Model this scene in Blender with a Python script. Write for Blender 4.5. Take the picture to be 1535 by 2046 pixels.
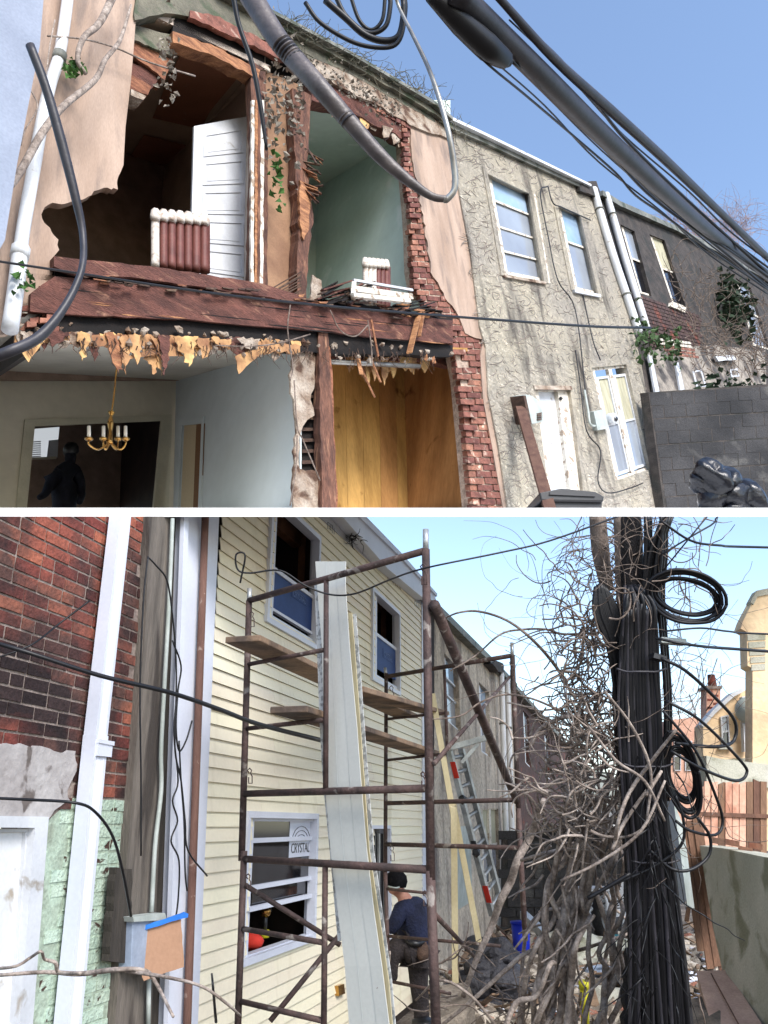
import bpy, bmesh, math, random
from mathutils import Vector, Matrix, noise
from mathutils.geometry import tessellate_polygon
for o in list(bpy.data.objects): bpy.data.objects.remove(o)
S = bpy.context.scene; C = S.collection
# ---------------- camera, sky, sun, exposure
F = 1700.0; TH = math.atan(627/F); CT, ST = math.cos(TH), math.sin(TH); CAM = Vector((0, 0, 2.2))
cd = bpy.data.cameras.new('camera'); co = bpy.data.objects.new('camera', cd); C.objects.link(co); S.camera = co
co.location = CAM; co.rotation_euler = (math.pi/2+TH, 0, 0)
cd.sensor_fit = 'VERTICAL'; cd.sensor_height = 24; cd.lens = 24*F/2046.0; cd.clip_start = .05; cd.clip_end = 600
SUN_EL, SUN_AZ = math.radians(42), math.radians(148)      # azimuth from +Y towards +X
W = bpy.data.worlds.new("World"); S.world = W; W.use_nodes = True
nt = W.node_tree; bg = nt.nodes['Background']
sk = nt.nodes.new('ShaderNodeTexSky'); sk.sky_type = 'NISHITA'; sk.sun_disc = False
sk.sun_elevation = SUN_EL; sk.sun_rotation = SUN_AZ; sk.air_density = 1.0; sk.dust_density = 1.0; sk.ozone_density = .9
nt.links.new(sk.outputs[0], bg.inputs[0]); bg.inputs[1].default_value = .15
sl = bpy.data.lights.new('sun', 'SUN'); sl.energy = 2.0; sl.angle = math.radians(24); sl.color = (1, .965, .92)
so = bpy.data.objects.new('sun', sl); C.objects.link(so)
sd = Vector((math.sin(SUN_AZ)*math.cos(SUN_EL), math.cos(SUN_AZ)*math.cos(SUN_EL), math.sin(SUN_EL)))
so.rotation_euler = (-sd).to_track_quat('-Z', 'Y').to_euler(); so.location = sd*40
S.view_settings.view_transform = 'Standard'; S.view_settings.look = 'None'
S.view_settings.exposure = 1.2; S.view_settings.gamma = 1; S.view_settings.use_curve_mapping = False
# ---------------- projection helpers (metres; u,v are positions in the photograph)
def ray(u, v):
    x = (u-767.5)/F; y = (1023-v)/F
    return Vector((x, CT-y*ST, ST+y*CT))
def P(u, v, d): return CAM+ray(u, v)*d
def PY(u, v, Y): r = ray(u, v); return CAM+r*(Y/r.y)
def PZ(u, v, z): r = ray(u, v); return CAM+r*((z-CAM.z)/r.z)
def proj(p):
    q = p-CAM; d = q.y*CT+q.z*ST
    return 767.5+F*q.x/d, 1023-F*(q.z*CT-q.y*ST)/d, d
class Plane:
    def __init__(s, P0, H, V, E):
        s.O, s.H, s.V, s.E = P0, H.normalized(), V.normalized(), E.normalized()
        s.n = s.H.cross(s.V).normalized(); s.M = Matrix((s.H, s.V, s.E)).transposed().inverted()
    def pt(s, u, v, off=0):
        r = ray(u, v); O = s.O+s.E*off
        return CAM+r*((O-CAM).dot(s.n)/r.dot(s.n))
    def st(s, u, v): q = s.M @ (s.pt(u, v)-s.O); return q.x, q.y
    def p(s, a, b, off=0): return s.O+s.H*a+s.V*b+s.E*off
    def back(s, D): return Plane(s.O-s.E*D, s.H, s.V, s.E)
# ---------------- mesh helpers
SIDE = None; WL = {}
SPLIT = {'A': (1015, 1), 'B': (1032, -1)}
def tag(o, label=None, cat=None, group=None, kind=None):
    if label: o['label'] = label
    if cat: o['category'] = cat
    if group: o['group'] = group
    if kind: o['kind'] = kind
    return o
def thing(name, label, cat, loc, group=None, kind=None):
    o = bpy.data.objects.new(name, None); C.objects.link(o); o.location = loc; o.empty_display_size = .1
    WL[o] = Vector(loc); return tag(o, label, cat, group, kind)
def mk(name, vs, fs, mat, parent=None, smooth=False, label=None, cat=None, group=None, kind=None, clip=True, bevel=0, nfix=True):
    bm = bmesh.new(); bv = [bm.verts.new(v) for v in vs]
    for f in fs:
        try: bm.faces.new([bv[i] for i in f])
        except ValueError: pass
    if SIDE and clip:
        vv, sg = SPLIT[SIDE]; a, b = ray(0, vv), ray(1500, vv); no = b.cross(a).normalized()
        if no.z > 0: no = -no
        no = no*sg           # 'no' points to the side that is removed
        if any((v.co-CAM).dot(no) > 1e-5 for v in bm.verts):
            r = bmesh.ops.bisect_plane(bm, geom=bm.verts[:]+bm.edges[:]+bm.faces[:], plane_co=CAM, plane_no=no, clear_outer=True)
            ed = [e for e in r['geom_cut'] if isinstance(e, bmesh.types.BMEdge) and e.is_boundary]
            if ed and nfix: bmesh.ops.holes_fill(bm, edges=ed)
    if not bm.verts: bm.free(); return None
    if nfix: bmesh.ops.recalc_face_normals(bm, faces=bm.faces[:])
    if parent is not None: L = WL[parent]
    else:
        L = Vector((sum(v.co.x for v in bm.verts), sum(v.co.y for v in bm.verts), 0))/len(bm.verts); L.z = min(v.co.z for v in bm.verts)
    for v in bm.verts: v.co -= L
    me = bpy.data.meshes.new(name); bm.to_mesh(me); bm.free()
    if smooth: me.polygons.foreach_set('use_smooth', [True]*len(me.polygons))
    me.materials.append(mat); o = bpy.data.objects.new(name, me); C.objects.link(o); WL[o] = L
    if parent is not None: o.parent = parent
    else: o.location = L
    if bevel:
        m = o.modifiers.new('b', 'BEVEL'); m.width = bevel; m.segments = 2; m.limit_method = 'ANGLE'
    return tag(o, label, cat, group, kind)
def prism(front, vec):
    n = len(front); vs = list(front)+[p+vec for p in front]
    return vs, [tuple(range(n)), tuple(range(2*n-1, n-1, -1))]+[(i, (i+1) % n, (i+1) % n+n, i+n) for i in range(n)]
R = random.Random(7)
def jag(poly, amp, step=14, rnd=None, closed=True):
    rnd = rnd or R; out = []
    for i in range(len(poly)-(0 if closed else 1)):
        a, b = poly[i], poly[(i+1) % len(poly)]; L = math.hypot(b[0]-a[0], b[1]-a[1]); n = max(1, int(L/step))
        for k in range(n):
            t = k/n; j = amp if k else amp*.4
            out.append((a[0]+(b[0]-a[0])*t+rnd.uniform(-j, j), a[1]+(b[1]-a[1])*t+rnd.uniform(-j, j)))
    if not closed: out.append(poly[-1])
    return out
def plate(name, pl, poly, off, th, mat, parent=None, **k):
    vs, fs = prism([pl.pt(u, v, off) for u, v in poly], -pl.E*th)
    return mk(name, vs, fs, mat, parent, **k)
def holed(name, pl, poly, holes, off, th, mat, parent=None, **k):
    loops = [poly]+holes; pts = [[pl.pt(u, v, off) for u, v in l] for l in loops]
    flat = [p for l in pts for p in l]; n = len(flat)
    tl = [[Vector((*pl.st(u, v), 0)) for u, v in l] for l in loops]
    tris = tessellate_polygon(tl); vs = flat+[p-pl.E*th for p in flat]
    fs = [tuple(t) for t in tris]+[tuple(i+n for i in reversed(t)) for t in tris]; b = 0
    for l in loops:
        m = len(l); fs += [(b+i, b+(i+1) % m, b+(i+1) % m+n, b+i+n) for i in range(m)]; b += m
    return mk(name, vs, fs, mat, parent, **k)
def ring(name, pl, outer, inner, off, th, mat, parent=None, **k):
    n = len(outer); a = [pl.pt(*q, off) for q in outer]; b = [pl.pt(*q, off) for q in inner]
    vs = a+b+[p-pl.E*th for p in a]+[p-pl.E*th for p in b]; fs = []
    for i in range(n):
        j = (i+1) % n
        fs += [(i, j, n+j, n+i), (2*n+i, 3*n+i, 3*n+j, 2*n+j), (i, 2*n+i, 2*n+j, j), (n+i, n+j, 3*n+j, 3*n+i)]
    return mk(name, vs, fs, mat, parent, **k)
def inset(q, a, b=None, c=None, d=None):   # insets l,t,r,b in px for TL,TR,BR,BL
    b = a if b is None else b; c = a if c is None else c; d = b if d is None else d
    TL, TR, BR, BL = [Vector(x) for x in q]
    def L(p, q_, t): return p+(q_-p)*t
    def pt(x, y): return L(L(TL, TR, x), L(BL, BR, x), y)
    w = ((TR-TL).length+(BR-BL).length)/2; h = ((BL-TL).length+(BR-TR).length)/2
    x0, x1, y0, y1 = a/w, 1-c/w, b/h, 1-d/h
    return [tuple(pt(x0, y0)), tuple(pt(x1, y0)), tuple(pt(x1, y1)), tuple(pt(x0, y1))]
def qi(q, x, y):
    TL, TR, BR, BL = [Vector(a) for a in q]; a = TL+(TR-TL)*x; b = BL+(BR-BL)*x; return tuple(a+(b-a)*y)
def sub(q, x0, y0, x1, y1): return [qi(q, x0, y0), qi(q, x1, y0), qi(q, x1, y1), qi(q, x0, y1)]
def spline(pts, n=5):
    if len(pts) < 3: return list(pts)
    out = []; Q = [pts[0]*2-pts[1]]+list(pts)+[pts[-1]*2-pts[-2]]
    for i in range(1, len(Q)-2):
        a, b, c, d = Q[i-1:i+3]
        for k in range(n):
            t = k/n; out.append(.5*((2*b)+(c-a)*t+(2*a-5*b+4*c-d)*t*t+(3*b-3*c+d-a)*t**3))
    out.append(pts[-1]); return out
def tubegeo(pts, rad, sides=8, cap=True, base=0):
    n = len(pts); vs = []; fs = []; up = None
    for i, p in enumerate(pts):
        t = (pts[min(i+1, n-1)]-pts[max(i-1, 0)]);
        if t.length < 1e-9: t = Vector((0, 0, 1))
        t.normalize()
        if up is None: up = t.orthogonal().normalized()
        up = (up-t*up.dot(t));
        if up.length < 1e-6: up = t.orthogonal()
        up.normalize(); b = t.cross(up); r = rad[i] if isinstance(rad, (list, tuple)) else rad
        for k in range(sides):
            a = 2*math.pi*k/sides; vs.append(p+(up*math.cos(a)+b*math.sin(a))*r)
    for i in range(n-1):
        for k in range(sides):
            a = i*sides+k; c = i*sides+(k+1) % sides; fs.append((base+a, base+c, base+c+sides, base+a+sides))
    if cap: fs += [tuple(base+k for k in range(sides)), tuple(base+(n-1)*sides+k for k in reversed(range(sides)))]
    return vs, fs
def tube(name, pts, r, mat, parent=None, sides=8, sm=True, n=5, **k):
    pts = [Vector(p) for p in pts]; m = len(pts)
    if sm and m > 2:
        if isinstance(r, (list, tuple)):
            rr = []
            for i in range(m-1): rr += [r[i]+(r[i+1]-r[i])*j/n for j in range(n)]
            r = rr+[r[-1]]
        pts = spline(pts, n)
    vs, fs = tubegeo(pts, r, sides); return mk(name, vs, fs, mat, parent, smooth=True, **k)
def cable(name, pts, rpx, mat, parent=None, sides=7, wob=0, **k):  # pts (u,v,depth), radius in px at that depth
    if wob: pts = [(u+R.uniform(-wob, wob), v+R.uniform(-wob, wob), d) for u, v, d in pts]
    rr = [(rpx[i] if isinstance(rpx, (list, tuple)) else rpx)*p[2]/F for i, p in enumerate(pts)]
    return tube(name, [P(*p) for p in pts], rr, mat, parent, sides, **k)
def box(name, a, b, w, h, mat, parent=None, up=Vector((0, 0, 1)), **k):   # bar from a to b, width w (sideways), height h (along up)
    t = (b-a).normalized(); sd_ = t.cross(up).normalized(); u2 = sd_.cross(t).normalized()
    f = [a+sd_*w/2+u2*h/2, a-sd_*w/2+u2*h/2, a-sd_*w/2-u2*h/2, a+sd_*w/2-u2*h/2]
    vs, fs = prism(f, b-a); return mk(name, vs, fs, mat, parent, **k)
class Bag:
    def __init__(s): s.v = []; s.f = []
    def add(s, vs, fs): b = len(s.v); s.v += list(vs); s.f += [tuple(i+b for i in f) for f in fs]
    def out(s, name, mat, parent=None, **k): return mk(name, s.v, s.f, mat, parent, **k)
def blob(c, r, seed=0, sub_=1, amp=.3, flat=1):
    bm = bmesh.new(); bmesh.ops.create_icosphere(bm, subdivisions=sub_, radius=1)
    o = Vector((seed*3.1, seed*1.7, 0)); vs = []
    for v in bm.verts:
        k = 1+amp*noise.noise(v.co*1.3+o)*2; vs.append(Vector(c)+Vector((v.co.x*r*k, v.co.y*r*k, v.co.z*r*k*flat)))
    fs = [tuple(v.index for v in f.verts) for f in bm.faces]; bm.free(); return vs, fs
def leafbag(bag, c, size, rnd):
    a = Vector((rnd.uniform(-1, 1), rnd.uniform(-1, 1), rnd.uniform(-1, .4))).normalized(); b = a.orthogonal().normalized()
    b.rotate(Matrix.Rotation(rnd.uniform(0, 6.28), 3, a)); n = a.cross(b)*size*.25
    bag.add([c, c+a*size*.45+b*size*.38+n, c+a*size, c+a*size*.45-b*size*.38+n, c+a*size*.4], [(0, 1, 4), (4, 1, 2), (4, 2, 3), (0, 4, 3)])
def leaves(name, label, cat, pathfn, count, size, mat, seed=1, parent=None, **k):
    rnd = random.Random(seed); bag = Bag()
    for i in range(count): leafbag(bag, pathfn(rnd), size*rnd.uniform(.5, 1.3), rnd)
    return bag.out(name, mat, parent, label=label, cat=cat, kind='stuff', nfix=False, **k)
# ---------------- materials
def lin(c): return tuple(((x/255)/12.92 if x/255 <= .04045 else ((x/255+.055)/1.055)**2.4) for x in c)+(1,)
def mat(name, c1, c2=None, rough=.85, scale=4, stretch=(1, 1, 1), lo=.35, hi=.65, fine=.25, fscale=45, bump=.2, bdist=.01, metal=0, rand=0, c3=None, s3=1.5, st3=(1, 1, 1), lo3=.52, hi3=.62, spec=.3, crease_shade=0, alpha=1, coat=0):
    m = bpy.data.materials.new(name); m.use_nodes = True; t = m.node_tree; N = t.nodes; K = t.links; b = N['Principled BSDF']
    geo = N.new('ShaderNodeNewGeometry')
    def nz(sc, st, det=6, dis=0):
        mp = N.new('ShaderNodeMapping'); mp.inputs['Scale'].default_value = st; K.new(geo.outputs['Position'], mp.inputs[0])
        n = N.new('ShaderNodeTexNoise'); n.inputs['Scale'].default_value = sc; n.inputs['Detail'].default_value = det; n.inputs['Distortion'].default_value = dis
        K.new(mp.outputs[0], n.inputs[0]); return n.outputs[0]
    def ramp(src, a, b_, e0=0, e1=1):
        r = N.new('ShaderNodeMapRange'); r.inputs[1].default_value = a; r.inputs[2].default_value = b_; r.inputs[3].default_value = e0; r.inputs[4].default_value = e1
        K.new(src, r.inputs[0]); return r.outputs[0]
    def mix(f, A, B, ty='MIX'):
        x = N.new('ShaderNodeMix'); x.data_type = 'RGBA'; x.blend_type = ty
        for s, val in ((x.inputs[0], f), (x.inputs[6], A), (x.inputs[7], B)):
            if isinstance(val, (int, float, tuple)): s.default_value = val
            else: K.new(val, s)
        return x.outputs[2]
    n1 = nz(scale, stretch); col = mix(ramp(n1, lo, hi), lin(c1), lin(c2 or c1))
    if c3: col = mix(ramp(nz(s3, st3, 8, .4), lo3, hi3), col, lin(c3))
    nf = nz(fscale, stretch)
    if fine:
        g = ramp(nf, .3, .7, 1-fine, 1+fine); gg = N.new('ShaderNodeCombineColor')
        for i in range(3): K.new(g, gg.inputs[i])
        col = mix(1.0, col, gg.outputs[0], 'MULTIPLY')
    hgt = nf
    if crease_shade:
        nc = nz(crease_shade, (1, 1, 2.2), 4, 1.6); a = N.new('ShaderNodeMath'); a.operation = 'PINGPONG'; a.inputs[1].default_value = .045; K.new(nc, a.inputs[0])
        ca = ramp(a.outputs[0], .0, .012, .35, 1); gg = N.new('ShaderNodeCombineColor')  # relief creases darkened: their shade goes into the colour
        for i in range(3): K.new(ca, gg.inputs[i])
        nm = ramp(nz(crease_shade*1.3, (1, 1, 1), 3), .47, .56, 0, 1)
        col = mix(nm, col, mix(1.0, col, gg.outputs[0], 'MULTIPLY'))
        ad = N.new('ShaderNodeMath'); ad.operation = 'MULTIPLY_ADD'; K.new(a.outputs[0], ad.inputs[0]); ad.inputs[1].default_value = 14; K.new(nf, ad.inputs[2]); hgt = ad.outputs[0]
    if rand:
        oi = N.new('ShaderNodeObjectInfo'); rv = ramp(oi.outputs['Random'], 0, 1, 1-rand, 1+rand); hs = N.new('ShaderNodeHueSaturation')
        K.new(rv, hs.inputs['Value']); K.new(col, hs.inputs['Color'])
        rs = ramp(oi.outputs['Random'], 0, 1, .49, .51); K.new(rs, hs.inputs['Hue']); col = hs.outputs[0]
    K.new(col, b.inputs['Base Color']); b.inputs['Roughness'].default_value = rough; b.inputs['Metallic'].default_value = metal
    b.inputs['Specular IOR Level'].default_value = spec; b.inputs['Coat Weight'].default_value = coat
    if bump:
        bp = N.new('ShaderNodeBump'); bp.inputs['Strength'].default_value = min(1, bump*2); bp.inputs['Distance'].default_value = bdist; K.new(hgt, bp.inputs['Height']); K.new(bp.outputs[0], b.inputs['Normal'])
    return m
V3 = (1, 1, .12)
m_smooth = mat('smooth_stucco', (150, 128, 112), (172, 150, 134), scale=1.6, stretch=(2.5, 2.5, .35), fine=.1, bump=.15, c3=(128, 112, 102), s3=2.2, st3=(3, 3, .3), lo3=.5, hi3=.7)
m_rough = mat('rough_stucco', (222, 212, 197), (240, 228, 204), scale=.8, fine=.16, fscale=30, bump=.8, bdist=.04, crease_shade=7, c3=(104, 97, 92), s3=1.1, st3=(2.6, 2.6, .25), lo3=.53, hi3=.72)
m_ridge = mat('stucco_ridge', (188, 180, 164), (206, 194, 168), scale=2, fine=.1, bump=.1)
m_crev = mat('stucco_crevice_shade', (142, 132, 122), (110, 102, 95), scale=2, fine=.1, bump=.1)  # darker tone puts the shade of stucco crevices into the colour
m_rough2 = mat('grimy_stucco', (196, 184, 168), (178, 166, 150), scale=1.3, fine=.3, fscale=14, bump=.9, bdist=.05, c3=(120, 111, 104), s3=1.1, st3=(1.6, 1.6, .5), lo3=.46, hi3=.66)
m_beam = mat('old_beam', (112, 72, 62), (78, 50, 44), scale=2.4, stretch=(1, 1, 4), fine=.3, fscale=26, bump=.7, bdist=.02, c3=(146, 108, 88), s3=4, st3=(1, 1, 3), lo3=.6, hi3=.72)
m_beamV = mat('old_stud', (116, 80, 64), (76, 52, 44), scale=4, stretch=(4, 4, .5), fine=.35, fscale=20, bump=.6, bdist=.02, c3=(160, 120, 94), s3=3, st3=(5, 5, .4), lo3=.6, hi3=.72)
m_split = mat('split_wood', (168, 118, 84), (116, 76, 56), scale=6, stretch=(1, 1, 4), fine=.3, bump=.4, rand=.25)
m_void = mat('soot_dark', (30, 24, 22), (16, 13, 12), fine=.2, bump=.3)  # near-black: shade of voids put into the colour, also dark laths and roof deck
m_teal = mat('teal_plaster', (200, 214, 206), (184, 200, 192), scale=.8, fine=.04, fscale=8, bump=.05, c3=(216, 222, 218), s3=1.8, lo3=.6, hi3=.7)
m_blue = mat('pale_blue_plaster', (204, 212, 214), (192, 200, 200), scale=.5, fine=.03, fscale=6, bump=.05)
m_beige = mat('beige_plaster', (206, 198, 178), (192, 184, 164), scale=.8, fine=.05, fscale=8, bump=.05)
m_ceil = mat('grey_ceiling_plaster', (206, 200, 188), (188, 182, 170), scale=1.3, fine=.05, fscale=8, bump=.08)
m_panel = mat('yellow_pine_board', (182, 138, 82), (150, 110, 62), scale=1.4, stretch=(3, 3, .5), fine=.12, fscale=14, bump=.1, rand=.1, c3=(96, 60, 26), s3=2.6, lo3=.64, hi3=.74)
m_drywall = mat('brown_ceiling_board', (178, 128, 104), (158, 112, 90), scale=1.2, fine=.08, bump=.08, c3=(170, 140, 122), s3=3, lo3=.66, hi3=.68)
m_joint = mat('joint_compound', (206, 192, 178), (190, 174, 160), scale=2, fine=.06, bump=.05)
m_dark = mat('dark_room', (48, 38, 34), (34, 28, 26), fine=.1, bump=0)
m_white = mat('white_paint', (200, 203, 208), (184, 187, 192), scale=3, fine=.05, bump=.05, rough=.5, c3=(150, 144, 136), s3=6, lo3=.66, hi3=.72)
m_whitet = mat('chipped_white_trim', (206, 200, 188), (150, 134, 118), scale=9, lo=.55, hi=.62, fine=.15, bump=.3)
m_rad = mat('radiator_brown', (112, 66, 58), (92, 52, 46), scale=5, fine=.12, bump=.1, rough=.55)
m_radw = mat('radiator_white', (206, 198, 188), (170, 152, 138), scale=14, lo=.5, hi=.65, fine=.1, bump=.15, rough=.6)
m_brick = mat('red_brick', (140, 92, 78), (104, 68, 58), scale=9, fine=.22, bump=.4, rand=.35, c3=(176, 150, 134), s3=8, lo3=.62, hi3=.7)
m_mortar = mat('mortar', (190, 168, 150), (150, 132, 118), scale=12, fine=.25, bump=.5)
m_paper = mat('torn_lining_paper', (206, 164, 112), (146, 106, 74), scale=5, fine=.12, bump=.15, rand=.25)
m_lath = mat('lath', (92, 72, 60), (60, 46, 40), scale=7, stretch=(1, 1, 3), fine=.3, bump=.3, rand=.3)
m_rot = mat('rotten_plaster', (176, 164, 150), (120, 98, 80), scale=5, fine=.2, bump=.5, bdist=.02, c3=(84, 62, 50), s3=5, lo3=.56, hi3=.64)
m_eave = mat('mossy_eave', (112, 108, 94), (84, 82, 72), scale=3, fine=.2, bump=.4, c3=(72, 80, 62), s3=4, lo3=.52, hi3=.64)
m_gut = mat('weathered_gutter', (128, 128, 120), (92, 94, 88), scale=2, fine=.15, bump=.2, rough=.6, c3=(66, 72, 58), s3=3, lo3=.55, hi3=.66)
m_cable = mat('black_cable', (24, 24, 28), (16, 16, 19), scale=8, fine=.1, bump=0, rough=.45, spec=.35)
m_cableg = mat('grey_cable', (56, 54, 60), (42, 41, 46), scale=9, fine=.1, bump=.05, rough=.45, spec=.4)
m_steel = mat('bare_conduit', (168, 166, 160), (120, 116, 110), scale=6, fine=.1, bump=.05, rough=.35, metal=.6)
m_pane = mat('dusty_pane', (150, 158, 168), (132, 138, 148), scale=1, fine=.02, bump=0, rough=.12, spec=.8)  # blinds behind and sky reflection put into the pale base colour
m_paneb = mat('sky_tint_pane', (132, 162, 192), (160, 182, 204), scale=2, fine=.02, bump=0, rough=.05, spec=1)  # sky reflection put into the bluish base colour
m_gap = mat('dark_glass', (26, 26, 30), (18, 18, 22), fine=.05, bump=0, rough=.08, spec=.8)
m_curt = mat('net_curtain', (176, 172, 148), (150, 146, 124), scale=2, stretch=(8, 8, .3), fine=.08, bump=.1)
m_dbrick = mat('sooty_brick', (82, 62, 58), (60, 46, 44), scale=4, fine=.3, fscale=26, bump=.6, bdist=.02, c3=(118, 66, 52), s3=2, lo3=.58, hi3=.7)
m_dmort = mat('sooty_mortar', (74, 68, 64), (50, 46, 44), scale=5, fine=.3, bump=.5, c3=(48, 48, 46), s3=2)
m_cinder = mat('sooty_block', (60, 59, 60), (38, 38, 40), scale=1.2, fine=.3, bump=.5, rand=.07, c3=(92, 90, 87), s3=1.6, lo3=.58, hi3=.72)
m_pipe = mat('white_downpipe', (212, 214, 216), (196, 198, 200), scale=2, fine=.05, bump=.05, rough=.4, c3=(160, 150, 136), s3=5, lo3=.64, hi3=.7)
m_twig = mat('grey_twig', (132, 118, 108), (88, 76, 68), scale=10, fine=.3, bump=.4)
m_vine = mat('vine_bark', (168, 155, 145), (112, 100, 92), scale=12, fine=.35, fscale=60, bump=.6, bdist=.006)
m_leafd = mat('dry_leaf', (150, 142, 130), (108, 100, 92), scale=12, fine=.2, bump=.2)
m_leafg = mat('green_leaf', (74, 112, 52), (48, 82, 36), scale=9, fine=.2, bump=.2)
m_leafk = mat('dark_ivy', (50, 66, 46), (34, 46, 34), scale=9, fine=.2, bump=.2)
m_black = mat('black_plastic', (30, 30, 33), (24, 24, 26), scale=5, fine=.08, bump=.05, rough=.4, spec=.5)
m_tarp = mat('black_sheet', (24, 26, 34), (18, 19, 26), scale=6, fine=.05, fscale=5, bump=.35, bdist=.06, rough=.3, spec=.5)
m_brass = mat('brass', (196, 152, 84), (150, 110, 60), scale=8, fine=.1, bump=0, rough=.25, metal=.9)
m_candle = mat('candle_sleeve', (214, 206, 190), fine=.05, bump=0)
m_cloth = mat('dark_clothes', (26, 28, 40), (18, 20, 28), scale=8, fine=.2, bump=.3)
m_navy = mat('navy_jacket', (30, 36, 62), (20, 24, 42), scale=7, fine=.2, bump=.4, bdist=.02)
m_trouser = mat('grey_trousers', (58, 52, 52), (38, 34, 36), scale=7, fine=.2, bump=.4, bdist=.02)
m_skin = mat('skin', (168, 124, 106), (150, 106, 90), scale=12, fine=.05, bump=.05, rough=.55)
m_board = mat('painted_timber_prop', (104, 78, 66), (84, 60, 52), scale=6, stretch=(2, 2, .5), fine=.2, bump=.2)
m_meter = mat('grey_meter_box', (176, 182, 178), (150, 158, 152), scale=5, fine=.06, bump=.05, rough=.5)
m_ledge = mat('white_painted_ledge', (246, 246, 246), (240, 240, 240), scale=3, fine=.02, bump=.02, rough=.6)
m_plain = mat('grey_render', (140, 148, 164), (128, 136, 152), scale=2, fine=.08, bump=.1)
# ================= UPPER TERRACE: the opened-up house row =================
SIDE = 'A'
dH, dV, dW = ray(2050, 850).normalized(), ray(550, -2100).normalized(), ray(-307, 951).normalized()
A = Plane(P(30, 520, 6.5), dH, dV, -dW)
# made-up white ledge under the upper row, filling the strip between views
SIDE = None
ft = [P(-120, 1014.5, 5.0), P(1660, 1014.5, 9.5)]; fb = [P(-120, 1032.5, 5.0), P(1660, 1032.5, 9.5)]
bt = [P(-120, 1014.5, 8.0), P(1660, 1014.5, 24)]; dn = fb[0]-ft[0]; dn2 = fb[1]-ft[1]
mk('terrace_ledge', [ft[0], ft[1], bt[1], bt[0], fb[0], fb[1], bt[1]+dn2, bt[0]+dn], [(0, 1, 2, 3), (4, 7, 6, 5), (0, 4, 5, 1), (1, 5, 6, 2), (2, 6, 7, 3), (3, 7, 4, 0)], m_ledge, kind='structure')
SIDE = 'A'
base = A.pt(500, 1010)
ruin = thing('ruined_house', 'tan stuccoed row house with its rear wall torn open, rooms and timbers exposed', 'house', base)
mk('neighbour_wall', *prism([A.pt(u, v, .9) for u, v in [(-70, -60), (92, -60), (80, 90), (34, 330), (10, 480), (-70, 620)]], -A.E*.3), m_plain, label='smooth pale grey wall edge at the upper left corner beside the white drainpipe', cat='wall')
# facade left piece, broken edge
left = [(-90, -120), (276, -120), (272, 30), (268, 90), (262, 160), (251, 255), (247, 330)]
edge = jag([(247, 330), (238, 352), (236, 378), (215, 375), (196, 380), (178, 392), (165, 400), (145, 402), (128, 408), (105, 404), (88, 415), (83, 428), (90, 445), (106, 468), (117, 478), (118, 498), (108, 512), (112, 535), (100, 560), (78, 572), (70, 596), (45, 622), (38, 650), (20, 668), (-90, 690)], 3, 7, closed=False)
plate('stucco_wall', A, left+edge[1:], 0, .16, m_smooth, ruin)
# right strip beside the bricks
rs = [(752, 178), (905, 270), (915, 378), (939, 509), (957, 652), (969, 693), (974, 788), (995, 890), (1016, 1030), (1008, 1030), (985, 900), (966, 800), (960, 712), (964, 678), (930, 666), (912, 622), (890, 595), (862, 545), (855, 492), (842, 411), (826, 330), (820, 244), (800, 232)]
plate('stucco_wall', A, rs[:13]+jag(rs[12:], 2.5, 10, closed=False)[1:], .0, .14, m_smooth, ruin)
# brick jamb: courses of brick, individually laid
bk = thing('brick', None, None, base); bpy.data.objects.remove(bk)
def lerp_path(path, v):
    for (x0, y0), (x1, y1) in zip(path, path[1:]):
        if y0 <= v <= y1: return x0+(x1-x0)*(v-y0)/(y1-y0)
    return path[-1][0] if v > path[-1][1] else path[0][0]
Lp = [(803, 248), (806, 300), (812, 360), (818, 420), (822, 480), (824, 540), (832, 580), (850, 610), (898, 650), (906, 670), (908, 712), (918, 760), (925, 830), (932, 900), (938, 960), (945, 1030)]
Rp = [(819, 244), (824, 330), (840, 411), (852, 492), (862, 545), (890, 595), (912, 622), (932, 664), (964, 680), (968, 712), (975, 790), (993, 890), (1012, 1030)]
plate('mortar_bed', A, [(u+2, v) for u, v in Lp]+[(u-3, v) for u, v in reversed(Rp)], -.045, .22, m_mortar, ruin)
v = 246; row = 0; nb = 0
while v < 1028:
    h = 9.5+ (v-246)/780*4.6; l, r = lerp_path(Lp, v+h/2), lerp_path(Rp, v+h/2); l += R.uniform(-4, 3)
    blen = 24+(v-246)/780*8; x = l - (blen/2 if row % 2 else 0)
    while x < r-2:
        a, b = max(x, l), min(x+blen-2.2, r-1.5)
        if b-a > 4:
            sl_ = (a-930)*0; q = [(a, v), (b, v+ (b-a)*.06), (b+1, v+h-2.4+(b-a)*.06), (a+1, v+h-2.4)]
            plate('brick', A, [(p+R.uniform(-.5, .5), s+R.uniform(-.5, .5)) for p, s in q], R.uniform(-.035, .0) if l+9 < a else R.uniform(-.05, .05), .1, m_brick, ruin); nb += 1
        x += blen
    v += h; row += 1
# brick arch course over opening two
for i in range(7):
    u0 = 752+i*10; v0 = 213+i*5.4
    plate('brick', A, [(u0, v0), (u0+8.5, v0+4.6), (u0+9, v0+12), (u0+.5, v0+8)], R.uniform(0, .03), .1, m_brick, ruin)
# rooms ------------------------------------------------------------
def solveD(P0, utarget):
    a, b = .1, 14
    for _ in range(60):
        m = (a+b)/2
        if proj(P0+dW*m)[0] > utarget: a = m
        else: b = m
    return a
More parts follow.
